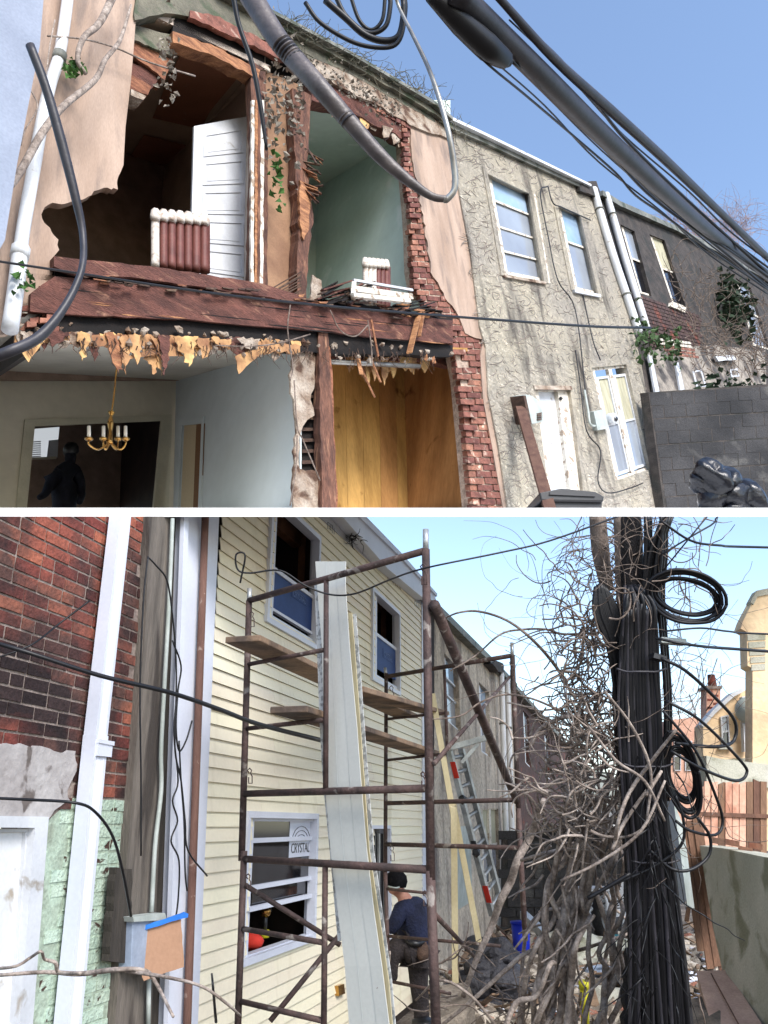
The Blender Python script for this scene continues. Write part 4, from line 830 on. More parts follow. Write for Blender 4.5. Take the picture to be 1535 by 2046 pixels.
# siding boards with windows cut out
U1 = [(546, 985), (640, 1085), (633, 1282), (544, 1242)]; U2 = [(747, 1183), (799, 1226), (800, 1382), (749, 1352)]
L1 = [(500, 1636), (633, 1635), (630, 1865), (490, 1921)]; DRB = [(742, 1656), (779, 1656), (783, 1960), (748, 1985)]
def rect(q):
    st_ = [B.st(*p) for p in q]; return ((st_[0][0]+st_[3][0])/2, (st_[1][0]+st_[2][0])/2, (st_[2][1]+st_[3][1])/2, (st_[0][1]+st_[1][1])/2)
def rq(r, x=0): return [proj(B.p(a, b))[:2] for a, b in ((r[0]-x, r[3]+x), (r[1]+x, r[3]+x), (r[1]+x, r[2]-x), (r[0]-x, r[2]-x))]
rects = [rect(q) for q in (U1, U2, L1, DRB)]
sL, _ = B.st(437, 1200); sR, _ = B.st(848, 1500); H_ = .1
def topt(s):   # siding stops at the fascia
    return ft0+(s-fs0)*(ft1-ft0)/(fs1-fs0)
fs0, ft0 = B.st(638, 1032); fs1, ft1 = B.st(845, 1206)
tG = B.st(800, 2010)[1]; r = 0
cnt = 0
t0 = tG-.05
while t0 < 4.5:
    ivs = [(sL-.25 if t0 < 0 else sL-.06, sR, t0, t0+H_)]
    for (a, b, c, d) in rects:
        nx = []
        for (x0, x1, y0, y1) in ivs:
            if x1 <= a or x0 >= b or y1 <= c or y0 >= d: nx.append((x0, x1, y0, y1)); continue
            if x0 < a: nx.append((x0, a, y0, y1))
            if x1 > b: nx.append((b, x1, y0, y1))
            m0, m1 = max(x0, a), min(x1, b)
            if y0 < c: nx.append((m0, m1, y0, c))
            if y1 > d: nx.append((m0, m1, d, y1))
        ivs = nx
    iv2 = []
    for (x0, x1, y0, y1) in ivs:
        c_ = x0
        while x1-c_ > 2.2: L_ = R.uniform(1.2, 2.0); iv2.append((c_, c_+L_, y0, y1)); c_ += L_+.002
        iv2.append((c_, x1, y0, y1))
    for (x0, x1, y0, y1) in iv2:
        hi = 99
        if topt(x1) < y1: # clip at the fascia: shorten
            if topt(x0) < y0: continue
        o0, o1 = .022-.016*(y0-t0)/H_, .022-.016*(y1-t0)/H_
        f = [B.p(x0, y0, o0), B.p(x1, y0, o0), B.p(x1, y1, o1), B.p(x0, y1, o1)]
        vs, fs = prism(f, -B.E*.006)
        vs = vs+[B.p(x0, y0+.006, -.004), B.p(x1, y0+.006, -.004)]; fs = fs+[(0, 1, len(vs)-1, len(vs)-2)]
        mk('siding_board', vs, fs, m_vinyl, sh, nfix=False); cnt += 1
    t0 += H_
hl = [rq(r_) for r_ in rects]
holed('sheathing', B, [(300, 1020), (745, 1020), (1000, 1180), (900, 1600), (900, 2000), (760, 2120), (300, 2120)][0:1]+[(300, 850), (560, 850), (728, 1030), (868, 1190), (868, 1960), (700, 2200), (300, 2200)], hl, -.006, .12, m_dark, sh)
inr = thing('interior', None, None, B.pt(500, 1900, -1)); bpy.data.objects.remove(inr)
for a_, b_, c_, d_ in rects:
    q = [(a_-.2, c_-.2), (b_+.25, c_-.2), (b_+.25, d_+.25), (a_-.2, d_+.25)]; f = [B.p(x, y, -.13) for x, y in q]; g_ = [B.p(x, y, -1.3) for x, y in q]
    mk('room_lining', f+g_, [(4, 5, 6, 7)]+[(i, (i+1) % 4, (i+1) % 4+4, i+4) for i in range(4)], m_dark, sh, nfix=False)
m_ply = mat('raw_stud', (132, 92, 66), (104, 72, 52), scale=4, fine=.15, bump=.1)
def bframe(q, r_, rails, label=None):
    k = rq(r_); o = rq(r_, .05)
    w = ring('window', B, o, k, .045, .08, m_vtrim, sh); i4 = k
    ring('sash_frame', B, k, inset(k, 7, 6), .0, .07, m_vtrim, w); return w, inset(k, 7, 6)
w, i4 = bframe(U1, rects[0], 0)
plate('pane', B, sub(i4, 0, .6, 1, .93), -.02, .01, m_bblue, w); plate('rail', B, sub(i4, 0, .565, 1, .6), -.005, .04, m_vtrim, w); plate('rail', B, sub(i4, 0, .93, 1, .955), -.005, .04, m_vtrim, w)
w2, j4 = bframe(U2, rects[1], 0)
plate('pane', B, sub(j4, 0, .5, 1, .92), -.02, .01, m_bblue, w2); plate('rail', B, sub(j4, 0, .46, 1, .5), -.005, .04, m_vtrim, w2)
w3, l4 = bframe(L1, rects[2], 0)
for y in (.145, .5, .66): plate('rail', B, sub(l4, 0, y-.018, 1, y+.018), -.0+(.02 if y > .6 else 0), .04, m_vtrim, w3)
plate('pane', B, sub(l4, 0, 0, 1, .5), -.03, .008, m_gap, w3); plate('pane', B, sub(l4, .02, .5, .98, .64), -.045, .008, m_gap, w3)
# raw studs inside the openings
for x in (.72, .86): plate('stud', B, sub(i4, x, 0, x+.1, .6), -.25, .08, m_ply, sh)
plate('header', B, sub(i4, 0, .0, 1, .2), -.3, .1, m_ply, sh); plate('stud', B, sub(j4, .45, 0, .65, .46), -.25, .08, m_ply, sh); plate('stud', B, sub(l4, .68, .66, .84, 1), -.35, .08, m_ply, sh); plate('header', B, sub(j4, 0, .0, 1, .12), -.3, .1, m_ply, sh)
# stickers with print
def text(s, o, ex, ey, n, size, m, par, name='lettering'):
    cu = bpy.data.curves.new(name, 'FONT'); cu.body = s; cu.size = size; cu.extrude = .001; cu.align_x = 'CENTER'
    to = bpy.data.objects.new('t', cu); C.objects.link(to); bpy.context.view_layer.update()
    me = bpy.data.meshes.new_from_object(to); bpy.data.objects.remove(to)
    vs = [o+ex*v.co.x+ey*v.co.y+n*(v.co.z+.002) for v in me.vertices]; fs = [tuple(p.vertices) for p in me.polygons]; bpy.data.meshes.remove(me)
    return mk(name, vs, fs, m, par, nfix=False)
def sticker(i4, x0, y0, x1, y1, off, par, bgm, fgm):
    q = sub(i4, x0, y0, x1, y1); st_ = plate('sticker', B, q, off, .002, bgm, par)
    a, b = B.pt(*q[0], off), B.pt(*q[1], off); c = B.pt(*q[3], off); wd = (b-a).length; hd = (c-a).length; ce = a.lerp(b, .5).lerp(B.pt(*qi(q, .5, 1), off), .88)
    text('CRYSTAL', ce, B.H, B.V, B.E, wd*.2, fgm, par)
    arc = Bag()
    for k in range(3):
        pts = []
        for i in range(9):
            an = math.pi*i/8; pts.append(a.lerp(b, .5).lerp(c+(b-a)*.5, .55)+B.H*math.cos(an)*wd*(.4-.09*k)+B.V*math.sin(an)*hd*(.42-.12*k)+B.E*.003)
        arc.add(*tubegeo(pts, .003, 4))
    arc.out('logo_arch', fgm, par)
sticker(l4, .6, .0, .97, .3, -.026, w3, m_vtrim, m_black); m_bl2 = mat('pale_blue_print', (96, 116, 158), fine=.02, bump=0)
sticker(i4, .42, .62, .8, .72, -.016, w, m_bblue, m_bl2); sticker(j4, .3, .6, .8, .72, -.016, w2, m_bblue, m_bl2)
# back door with dark bars
k = rq(rects[3]); w4 = ring('door_frame', B, rq(rects[3], .04), k, .04, .1, m_vtrim, sh); plate('security_door', B, k, -.03, .03, m_gap, sh)
for i in range(4): plate('door_bar', B, sub(k, .1+i*.24, .03, .18+i*.24, .98), .0, .02, m_alu if i % 2 else m_black, sh)
# drill and red tool on the sill
l1 = rects[2]; sill = l1[2]
tl = thing('cordless_drill', 'yellow and black cordless drill standing inside the open lower window', 'drill', B.p(l1[0]+(l1[1]-l1[0])*.55, sill+.08, -.2))
o = WL[tl]; hv, hf = blob(o+Vector((0, 0, .17)), .05, 3, 2, .1); mk('motor_body', hv, hf, m_brass, tl, smooth=True)
tube('chuck', [o+Vector((0, 0, .17)), o+B.H*.1+Vector((0, 0, .175))], [.04, .02], m_black, tl, 8, sm=False); tube('handle', [o+Vector((0, 0, .15)), o+Vector((0, 0, .02))], .02, m_black, tl, 8, sm=False); tube('battery', [o+Vector((0, 0, .03)), o-Vector((0, 0, .03))], .04, m_yel, tl, 8, sm=False)
rt = thing('red_tool_case', 'rounded red tool case behind the sill of the open lower window', 'tool case', B.p(l1[0]+(l1[1]-l1[0])*.35, sill, -.2)); o = WL[rt]
hv, hf = blob(o+Vector((0, 0, .06)), .12, 5, 2, .12, .6); mk('case_body', hv, hf, m_redst, rt, smooth=True); tube('carry_handle', [o+B.H*-.05+Vector((0, 0, .1)), o+Vector((0, 0, .15)), o+B.H*.05+Vector((0, 0, .1))], .008, m_black, rt)
# fascia band, tape marks, gutter
plate('wrap_band', B, [(560, 965), (690, 1020), (712, 1058), (848, 1193), (847, 1212), (746, 1128), (640, 1034)], .024, .03, m_fas, sh)
for (u, v, sc_) in [(655, 1043, 1), (775, 1146, .9), (790, 1160, .8), (829, 1200, .7), (740, 1110, .7)]:
    for dx, dy, ex, ey in [(0, 0, 10, 8), (0, 0, 0, 14), (5, 6, 5, 16), (10, 8, 10, 22), (13, 12, 13, 24), (3, 12, 8, 17)]:
        a, b = B.pt(u+dx*sc_, v+dy*sc_, .027), B.pt(u+ex*sc_+.01, v+ey*sc_, .027); box('printed_mark', a, b, .006, .003, m_black, sh, up=B.E)
plate('gutter', B, [(600, 905), (728, 1034), (798, 1106), (870, 1190), (872, 1200), (848, 1197), (775, 1136), (686, 1034), (600, 950)], .16, .14, m_vtrim, sh, bevel=.01)
plate('gutter_lip', B, [(600, 898), (730, 1030), (800, 1102), (874, 1186), (874, 1192), (798, 1110), (726, 1040), (600, 910)], .19, .04, m_vtrim, sh)
cable('eave_cable', [(u, v, proj(B.pt(u, v, .06))[2]) for u, v in [(650, 985), (690, 1052), (712, 1074), (760, 1120), (800, 1155), (850, 1208)]], 2, m_cable, label='black cable bundle running under the new white gutter', cat='cable')
twigs('cable_knot', 'small knot of black wires under the white gutter', lambda r: (705+r.gauss(0, 7), 1076+r.gauss(0, 4), proj(B.pt(705, 1076, .1))[2], r.uniform(0, 6)), 26, 1.4, m_cable, 41, slen=5, cat='wires')
plate('corner_trim', B, [(843, 1200), (850, 1207), (855, 1960), (847, 1966)], .03, .06, m_vtrim, sh)
plate('wall_fitting', B, [(676, 1970), (688, 1966), (690, 1985), (678, 1990)], .05, .04, m_brass, sh)
# --- neighbouring stucco house and beyond
g2 = thing('grimy_house', 'grimy grey stucco row house beyond the cream siding with two upper windows', 'house', B.pt(950, 1900))
Q1 = [(888, 1305), (915, 1335), (922, 1465), (893, 1440)]; Q2 = [(957, 1362), (978, 1384), (980, 1514), (962, 1502)]; Q3 = [(962, 1616), (996, 1616), (1000, 1752), (966, 1772)]
holed('stucco_wall', B, [(852, 1196), (870, 1200), (1000, 1345), (1030, 1376), (1032, 1880), (852, 2010)], [Q1, Q2, Q3], -.02, .3, m_rough2, g2)
win(g2, B, Q1, 3, (.33, .6), panes=[m_paneb, m_pane, m_pane], off=-.08); win(g2, B, Q2, 3, (.45,), panes=[m_paneb, m_pane], off=-.08)
win(g2, B, Q3, 2.5, (.5,), panes=[m_curt, m_pane], off=-.06, frame=m_whitet); plate('mullion', B, sub(Q3, .45, 0, .55, 1), -.04, .05, m_whitet, g2)
plate('gutter', B, [(870, 1200), (1000, 1330), (1034, 1366), (1034, 1374), (1000, 1342), (868, 1212)], .15, .25, m_gut, g2)
plate('chimney_stub', B, jag([(984, 1326), (992, 1320), (1006, 1326), (1008, 1344), (996, 1342)], 1, 6), .2, .5, m_dmort, g2)
plate('door_leaf', B, [(905, 1652), (940, 1650), (944, 1800), (912, 1820)], .0, .04, m_meter, g2)
for lab, x0, x1 in (('left white downpipe beyond the scaffold on the grimy house', 1002, 1012), ('right white downpipe beyond the scaffold on the grimy house', 1014, 1022)):
    a, b = B.pt(x0, 1345+(x0-1002), .15), B.pt(x0+10, 1700, .15); t = thing('drainpipe', lab, 'drainpipe', b); tube('pipe_run', [a, a.lerp(b, .5), b], .07, m_pipe, t, 8); tube('bracket', [a.lerp(b, .3), a.lerp(b, .31)], .09, m_gut, t, 8, sm=False)
g3 = thing('dark_house', 'dark reddish brown row house end beyond the white downpipes', 'house', B.pt(1080, 1800))
Q4 = [(1045, 1418), (1057, 1432), (1062, 1536), (1050, 1524)]; Q5 = [(1088, 1466), (1098, 1476), (1102, 1560), (1092, 1552)]
holed('wall', B, [(1031, 1370), (1060, 1400), (1110, 1468), (1180, 1560), (1200, 1640), (1190, 1700), (1033, 1860)], [Q4, Q5], -.05, .3, m_dbrick, g3)
for q in (Q4, Q5): win(g3, B, q, 2, (.5,), panes=[m_pane, m_gap], off=-.1)
plate('gutter', B, [(1030, 1366), (1110, 1455), (1180, 1540), (1182, 1548), (1110, 1464), (1030, 1374)], .15, .3, m_gut, g3)
# block wall
bw = thing('block_wall', 'dark concrete block wall across the end of the yard', 'wall', PY(1120, 1871, 20)); BW = Plane(PY(1120, 1800, 20), Vector((1, 0, 0)), UP, Vector((0, -1, 0)))
plate('wall_core', BW, [(1004, 1660), (1300, 1656), (1300, 1872), (1004, 1872)], -.02, .2, m_dmort, bw)
for i in range(11):
    for j in range(8):
        x = 1006+j*36+(i % 2)*18-9; y = 1660+i*19.3
        plate('block', BW, [(x, y), (x+34, y), (x+34, y+17.5), (x, y+17.5)], R.uniform(-.01, .012), .08, m_cinder, bw)
leaves('wall_ivy', 'dry creeper along the top of the far block wall', 'ivy', lambda r: PY(r.uniform(1080, 1290), 1652+r.gauss(0, 5), 19.8), 260, .12, m_leafd, 31)
# far houses
SFH = []
def houseblk(label, quad, Y, th, m, extras=()):
    t = thing('far_house', label, 'house', PY(quad[0][0], 1650, Y)); HP = Plane(PY(quad[0][0], 1600, Y), Vector((1, 0, 0)), UP, Vector((0, -1, 0)))
    plate('wall', HP, quad, 0, th, m, t); return t, HP
h1, HP = houseblk('white clapboard house just visible behind the far block wall', [(1150, 1575), (1175, 1560), (1260, 1600), (1260, 1690), (1150, 1690)], 32, 1.5, m_pipe)
plate('roof', HP, [(1140, 1590), (1172, 1545), (1210, 1545), (1268, 1606), (1262, 1614), (1150, 1600)], .3, 1.8, m_meter, h1); win(h1, HP, [(1192, 1622), (1212, 1622), (1212, 1645), (1192, 1645)], 2, (), .05, panes=[m_gap]); win(h1, HP, [(1222, 1626), (1236, 1626), (1236, 1645), (1222, 1645)], 2, (), .05, panes=[m_gap])
h2, HP = houseblk('salmon pink brick house glowing behind the tarred pole', [(1330, 1440), (1392, 1432), (1425, 1500), (1425, 1700), (1330, 1700)], 26, 1, m_pink)
for k_ in range(3): win(h2, HP, sub([(1340, 1460), (1410, 1460), (1410, 1560), (1340, 1560)], .1+k_*.32, .2, .3+k_*.32, .8), 1.5, (.5,), .05, panes=[m_gap, m_gap])
h3, HP = houseblk('yellow stucco house with white downpipe at the right edge', [(1405, 1448), (1428, 1422), (1466, 1388), (1484, 1380), (1640, 1360), (1640, 1560), (1405, 1560)], 17, .5, m_yhouse)
plate('barge_board', HP, [(1401, 1448), (1426, 1418), (1464, 1384), (1484, 1375), (1486, 1382), (1468, 1391), (1430, 1425), (1406, 1453)], .12, .3, m_white, h3)
plate('sill', HP, [(1438, 1492), (1464, 1492), (1464, 1497), (1438, 1497)], .1, .12, m_conc, h3); plate('string_course', HP, [(1405, 1520), (1500, 1514), (1500, 1520), (1405, 1526)], .06, .08, m_conc, h3)
tube('satellite_dish', [HP.pt(1496, 1420, .3), HP.pt(1494, 1420, .4), HP.pt(1492, 1420, .46)], [.26, .22, .02], m_meter, h3, 16, sm=False); plate('pipe_run', HP, [(1483, 1392), (1492, 1390), (1498, 1500), (1488, 1502)], .2, .15, m_pipe, h3)
win(h3, HP, [(1440, 1432), (1456, 1428), (1460, 1492), (1444, 1494)], 2.5, (.5,), .05, panes=[m_pane, m_gap])
h4, HP = houseblk('tall pale rendered house corner cut by the right edge', [(1512, 1186), (1504, 1204), (1486, 1238), (1480, 1256), (1492, 1262), (1494, 1330), (1504, 1336), (1504, 1700), (1700, 1700), (1700, 1150)], 14, .3, m_yhouse)
plate('coping', HP, [(1500, 1202), (1512, 1180), (1700, 1140), (1700, 1152), (1514, 1192), (1506, 1208)], .04, .2, m_conc, h4)
for k_ in range(5): plate('stone_course', HP, [(1494+2*k_, 1268+k_*15), (1530, 1266+k_*15), (1530, 1278+k_*15), (1494+2*k_, 1280+k_*15)], .015, .05, m_conc, h4)
cs = thing('chimney', 'square red brick chimney with a clay pot standing against the sky at right', 'chimney', PY(1428, 1440, 18)); HP = Plane(PY(1428, 1400, 18), Vector((1, 0, 0)), UP, Vector((0, -1, 0)))
plate('stack', HP, [(1412, 1374), (1440, 1374), (1440, 1450), (1412, 1450)], 0, .35, m_pink, cs); plate('cap', HP, [(1409, 1370), (1443, 1370), (1443, 1376), (1409, 1376)], .04, .43, m_mort2, cs); a = HP.pt(1424, 1372, -.15); tube('pot', [a, a+UP*.25], [.1, .08], m_red, cs, 8, sm=False)
for i in range(8): plate('brick', HP, [(1414+(i % 2)*12, 1380+i*8), (1424+(i % 2)*12, 1380+i*8), (1424+(i % 2)*12, 1384+i*8), (1414+(i % 2)*12, 1384+i*8)], .01, .02, m_red, cs)
twigs('far_tree', 'sunlit bare tree crown behind the pole and chimneys', lambda r: (r.uniform(1150, 1430), 1450+r.gauss(0, 45), 33, r.uniform(3.4, 6)), 420, .6, mat('sunlit_twig', (196, 160, 140), (160, 124, 108), fine=.2, bump=0), 7, sides=3, cat='tree', slen=16)  # light tan twig colour
# fences and walls at right
fn = thing('board_fence', 'brown board fence below the yellow house at right', 'fence', PY(1450, 1700, 13.5)); HP = Plane(PY(1450, 1650, 13.5), Vector((1, .15, 0)), UP, Vector((.15, -1, 0)))
for i in range(9):
    x = 1408+i*14; plate('fence_board', HP, [(x, 1560+R.uniform(-6, 8)), (x+12.5, 1562), (x+12.5, 1720), (x, 1720)], R.uniform(0, .03), .03, m_pink if i < 6 and i != 2 else m_fence, fn)
plate('rail', HP, [(1400, 1622), (1560, 1628), (1560, 1636), (1400, 1630)], .05, .04, m_fence, fn)
plate('concrete_wall_far', HP, [(1412, 1510), (1440, 1516), (1560, 1530), (1560, 1575), (1412, 1570)], -.3, .2, m_conc, None, label='pale block wall above the board fence at right', cat='wall').name = 'garden_wall'
fb_ = thing('leaning_boards', 'rough brown boards propped upright beside the grey sheet', 'boards', P(1400, 1900, 11))
for u0, v0, u1, v1, w_ in [(1378, 1640, 1420, 1935, .1), (1390, 1620, 1436, 1930, .12), (1366, 1660, 1400, 1900, .08), (1400, 1720, 1448, 1940, .14), (1384, 1760, 1372, 1840, .05)]:
    box('board', P(u0, v0, 11.3), P(u1, v1, 11), w_, .03, m_fence, fb_, up=Vector((0, -1, 0)))
ss = thing('metal_sheet', 'bent grey metal sheet standing behind the tarred pole', 'metal sheet', P(1360, 1810, 8.5))
fr = [P(1322, 1590, 8.6), P(1346, 1600, 8.4), P(1372, 1800, 8.3), P(1352, 1812, 8.5)]; mk('sheet', *prism(fr, Vector((0, .02, 0))), m_galv, ss); fr = [P(1346, 1602, 8.4), P(1366, 1650, 8.6), P(1388, 1815, 8.5), P(1374, 1812, 8.3)]; mk('sheet_edge', *prism(fr, Vector((0, .03, 0))), m_meter, ss)
rw = [P(1398, 1690, 11), P(1440, 1694, 10), P(1660, 1740, 7), P(1660, 2150, 7), P(1500, 2150, 8.6), P(1455, 1990, 9.4), P(1424, 1850, 10.3)]
mk('concrete_wall', *prism(rw, Vector((.35, .5, 0))), m_conc, label='mossy grey concrete wall along the right edge of the yard', cat='wall')
for k_, (u, v) in enumerate([(1422, 1672), (1452, 1676), (1478, 1690), (1498, 1682)]): 
    mk('loose_brick', *prism([P(u, v, 9.8), P(u+26, v+5, 9.6), P(u+26, v+17, 9.6), P(u, v+12, 9.8)], Vector((.03, .12, 0))), m_pink, label=['first', 'second', 'third', 'fourth'][k_]+' loose pink brick from the left on top of the concrete wall', cat='brick', group='loose bricks on the concrete wall')
lt = thing('lumber', 'short pinkish timber beam lying at the bottom right corner', 'timber', P(1440, 2060, 8))
mk('beam', *prism([P(1392, 1940, 9.6), P(1452, 1938, 9.6), P(1545, 2080, 8), P(1430, 2080, 8)], Vector((0, 0, -.16))), m_lum2, lt); mk('beam_crack', *prism([P(1420, 1945, 9.5), P(1422, 1945, 9.5), P(1490, 2070, 8), P(1487, 2070, 8)], Vector((0, 0, .004))), m_fence, lt)
mk('flat_stone', *prism([P(1372, 2000, 9), P(1405, 1990, 9.2), P(1440, 2020, 8.6), P(1440, 2060, 8.2), P(1360, 2060, 8.2)], Vector((0, 0, -.1))), m_stone, label='flat pale stone slab beside the timber beam at bottom right', cat='stone')
# --- scaffolding
z0 = PY(498, 1198, 5.9).z; lp, rp_ = PY(498, 1198, 5.9), PZ(851, 1100, z0); d1 = (rp_-lp); F1 = Plane(lp, d1, UP, Vector((d1.y, -d1.x, 0)))
l2, r2 = PZ(773, 1352, z0), PZ(1022, 1312, z0); d2 = r2-l2; F2 = Plane(l2, d2, UP, Vector((d2.y, -d2.x, 0)))
def sc(name, pl, a, b, r, par, off=0, m=None): return tube(name, [pl.pt(*a, off), pl.pt(*b, off)], r, m or m_rust, par, 12, sm=False)
s1_ = thing('scaffolding', 'near rusty scaffold frame with two levels in front of the cream siding', 'scaffold', F1.pt(480, 2040), 'scaffold frames')
for a, b, r_ in [((498, 1200), (483, 1720), .022), ((488, 1700), (474, 2090), .021), ((851, 1098), (861, 1760), .024), ((860, 1740), (873, 2090), .025)]: sc('post', F1, a, b, r_, s1_)
sc('coupling_pin', F1, (499, 1176), (498, 1205), .017, s1_, 0, m_alu); sc('coupling_pin', F1, (851, 1058), (851, 1100), .018, s1_, 0, m_alu)
sc('inner_post', F1, (652, 1160), (651, 1584), .017, s1_); sc('inner_post', F1, (650, 1732), (647, 2090), .017, s1_)
for a, b, r_ in [((498, 1200), (851, 1100), .022), ((494, 1328), (651, 1298), .015), ((492, 1456), (650, 1438), .015), ((490, 1586), (860, 1575), .021), ((488, 1716), (862, 1738), .021), ((486, 1856), (650, 1884), .016), ((482, 2001), (648, 2040), .016)]: sc('rung', F1, a, b, r_, s1_)
def latch(pl, u, v, par, s=1):
    ps_ = [pl.pt(u+x*s, v+y*s, .04) for x, y in [(6, 0), (3, -6), (7, -10), (11, -6), (9, 0), (12, 6), (12, 20), (5, 20), (5, 8)]]; tube('brace_latch', ps_, .004, m_rust, par, 6, sm=False)
for u, v, s in [(496, 1232, 1), (492, 1545, 1), (489, 1756, 1), (836, 1140, 1.4), (842, 1790, 1), (838, 1552, 1)]: latch(F1, u, v, s1_, s)
s2_ = thing('scaffolding', 'farther rusty scaffold frame standing nearer the grimy house', 'scaffold', F2.pt(775, 2000), 'scaffold frames')
for a, b, r_ in [((772, 1345), (770, 1760), .021), ((770, 1740), (778, 2000), .021), ((1024, 1310), (1036, 1620), .024), ((1035, 1600), (1050, 1880), .024), ((888, 1338), (894, 1500), .016)]: sc('post', F2, a, b, r_, s2_)
sc('coupling_pin', F2, (1023, 1284), (1024, 1316), .017, s2_, 0, m_alu); sc('coupling_pin', F2, (770, 1334), (771, 1350), .017, s2_, 0, m_alu)
for a, b, r_ in [((772, 1352), (1023, 1310), .022), ((772, 1437), (892, 1424), .014), ((772, 1519), (892, 1506), .014), ((771, 1605), (1036, 1598), .021), ((771, 1687), (1038, 1694), .021), ((772, 1776), (860, 1785), .014), ((773, 1870), (1000, 1890), .015), ((776, 1960), (900, 1985), .015)]: sc('rung', F2, a, b, r_, s2_)
for u, v in [(1015, 1330), (775, 1380), (776, 1700)]: latch(F2, u, v, s2_)
def brace(lb, a, b, r_, m=None): tube('scaffold_brace', [a, b], r_, m or m_rust, None, 10, sm=False, label=lb, cat='brace', group='diagonal scaffold braces')
brace('heavy dark brace slanting from near frame down to the far frame post', F1.pt(868, 1208), F2.pt(1032, 1600), .032)
brace('thin rusty brace rising to the top of the far frame post', F1.pt(868, 1525), F2.pt(1019, 1352), .014)
brace('lower brace from the near left post to the vinyl sheet', F1.pt(489, 1768), F1.pt(680, 1888, -.5), .016)
brace('lower crossing brace rising to the right behind the inner post', F1.pt(540, 2040, -.06), F1.pt(684, 1862, -.5), .016)
brace('low brace running right from the near post toward the rubble', F1.pt(868, 1826), F2.pt(958, 1922, -.3), .014)
def plank(lb, a, b, w=.24, th=.04, ovr=0): box('scaffold_plank', a, b, w, th, m_plank, label=lb, cat='plank', group='scaffold planks', bevel=.006)
def onr(pl, u, v): return pl.pt(u, v)+UP*.045
plank('highest scaffold plank with its end sticking out left of the near frame', onr(F1, 540, 1316)+(F1.pt(540, 1316)-F2.pt(800, 1434)).normalized()*.45, onr(F2, 800, 1434)+(F2.pt(800, 1434)-F1.pt(540, 1316)).normalized()*.3)
plank('short weathered plank end resting on the second rung behind the vinyl sheet', onr(F1, 608, 1442)+(F1.pt(608, 1442)-F2.pt(845, 1511)).normalized()*.28, onr(F2, 845, 1511)+(F2.pt(845, 1511)-F1.pt(608, 1442)).normalized()*.5)
plank('plank on the upper far rungs passing behind the near right post', F1.pt(700, 1378, -.5), onr(F2, 860, 1428)+(F2.pt(860, 1428)-F1.pt(700, 1378, -.5)).normalized()*.6, .2)
# leaning vinyl sheets
def ribbon(name, lb, rows, plo, m, cat='sheet', ribs=(), th=.004):
    t = thing(name, lb, cat, F1.pt((rows[-1][0]+rows[-1][1])/2, rows[-1][2], -.2)); vs = []; fs = []
    xs = [0]+sorted(sum([[r_-.012, r_, r_+.012] for r_ in ribs], []))+[1]; n_ = len(xs)
    for (ul, ur, v, o_) in rows:
        for x in xs: vs.append(F1.pt(ul+(ur-ul)*x, v, o_-(.012 if any(abs(x-r_) < .004 for r_ in ribs) else 0)))
    for i in range(len(rows)-1):
        for j in range(n_-1): fs.append((i*n_+j, i*n_+j+1, (i+1)*n_+j+1, (i+1)*n_+j))
    o = mk('sheet', vs, fs, m, t); s = o.modifiers.new('s', 'SOLIDIFY'); s.thickness = th; return t
t = ribbon('vinyl_soffit_sheet', 'long cream grey vinyl sheet leaning upright behind the near scaffold frame', [(631, 692, 1122, -.16), (634, 691, 1165, -.15), (644, 699, 1290, -.12), (648, 714, 1450, -.09), (650, 722, 1560, -.07), (662, 734, 1700, -.06), (676, 748, 1820, -.05), (690, 764, 1930, -.04), (702, 784, 2090, -.04)], 0, m_coil, ribs=(.34, .36, .68))
ribbon('vinyl_strip', 'narrow cream strip with slotted flange leaning right of the wide sheet', [(697, 704, 1225, -.2), (704, 713, 1340, -.18), (717, 726, 1520, -.14), (730, 739, 1700, -.1), (752, 762, 1850, -.08), (766, 778, 1960, -.07), (776, 789, 2090, -.06)], 0, m_lum)
pf = ribbon('vinyl_strip', 'white perforated nailing strip beside the narrow cream strip', [(704, 712, 1227, -.21), (713, 721, 1340, -.19), (726, 734, 1520, -.15), (741, 748, 1700, -.11), (762, 769, 1850, -.09), (778, 784, 1960, -.08), (789, 795, 2090, -.07)], 0, m_perf)
ribbon('vinyl_strip', 'white perforated strip along the left edge of the wide sheet', [(629, 636, 1160, -.17), (634, 645, 1290, -.14), (640, 652, 1450, -.11), (646, 655, 1560, -.09), (660, 668, 1700, -.08), (676, 682, 1880, -.06)], 0, m_perf)
# person working by the door
yp = 9.6; pp = thing('person', 'person in black beanie, navy jacket and tool belt bending at the back door', 'person', PY(830, 2040, yp)); g = lambda u, v, dy=0: PY(u, v, yp+dy)
skin('body', [(g(815, 1850), .13), (g(812, 1815), .13), (g(810, 1795), .08), (g(801, 1785), .055), (g(794, 1772, -.05), .085), (g(789, 1764, -.07), .085), (g(782, 1780, -.1), .04)], [(0, 1), (1, 2), (2, 3), (3, 4), (4, 5), (4, 6)], m_skin, pp)
for u, v, s in ((777, 1777, .016),): hv, hf = blob(g(u, v, -.12), s, 1, 1, 0); mk('nose', hv, hf, m_skin, pp, smooth=True)
hv, hf = blob(g(799, 1776, -.14), .022, 1, 1, 0, 1.5); mk('ear', hv, hf, m_skin, pp, smooth=True)
skin('jacket', [(g(832, 1876), .15), (g(826, 1850), .19), (g(816, 1815), .2), (g(808, 1797), .12), (g(800, 1815, -.15), .1), (g(790, 1845, -.22), .075), (g(776, 1866, -.2), .06), (g(838, 1815, .1), .1), (g(850, 1848, .1), .075), (g(846, 1878, .0), .06)],
     [(0, 1), (1, 2), (2, 3), (2, 4), (4, 5), (5, 6), (2, 7), (7, 8), (8, 9)], m_navy, pp, 1)
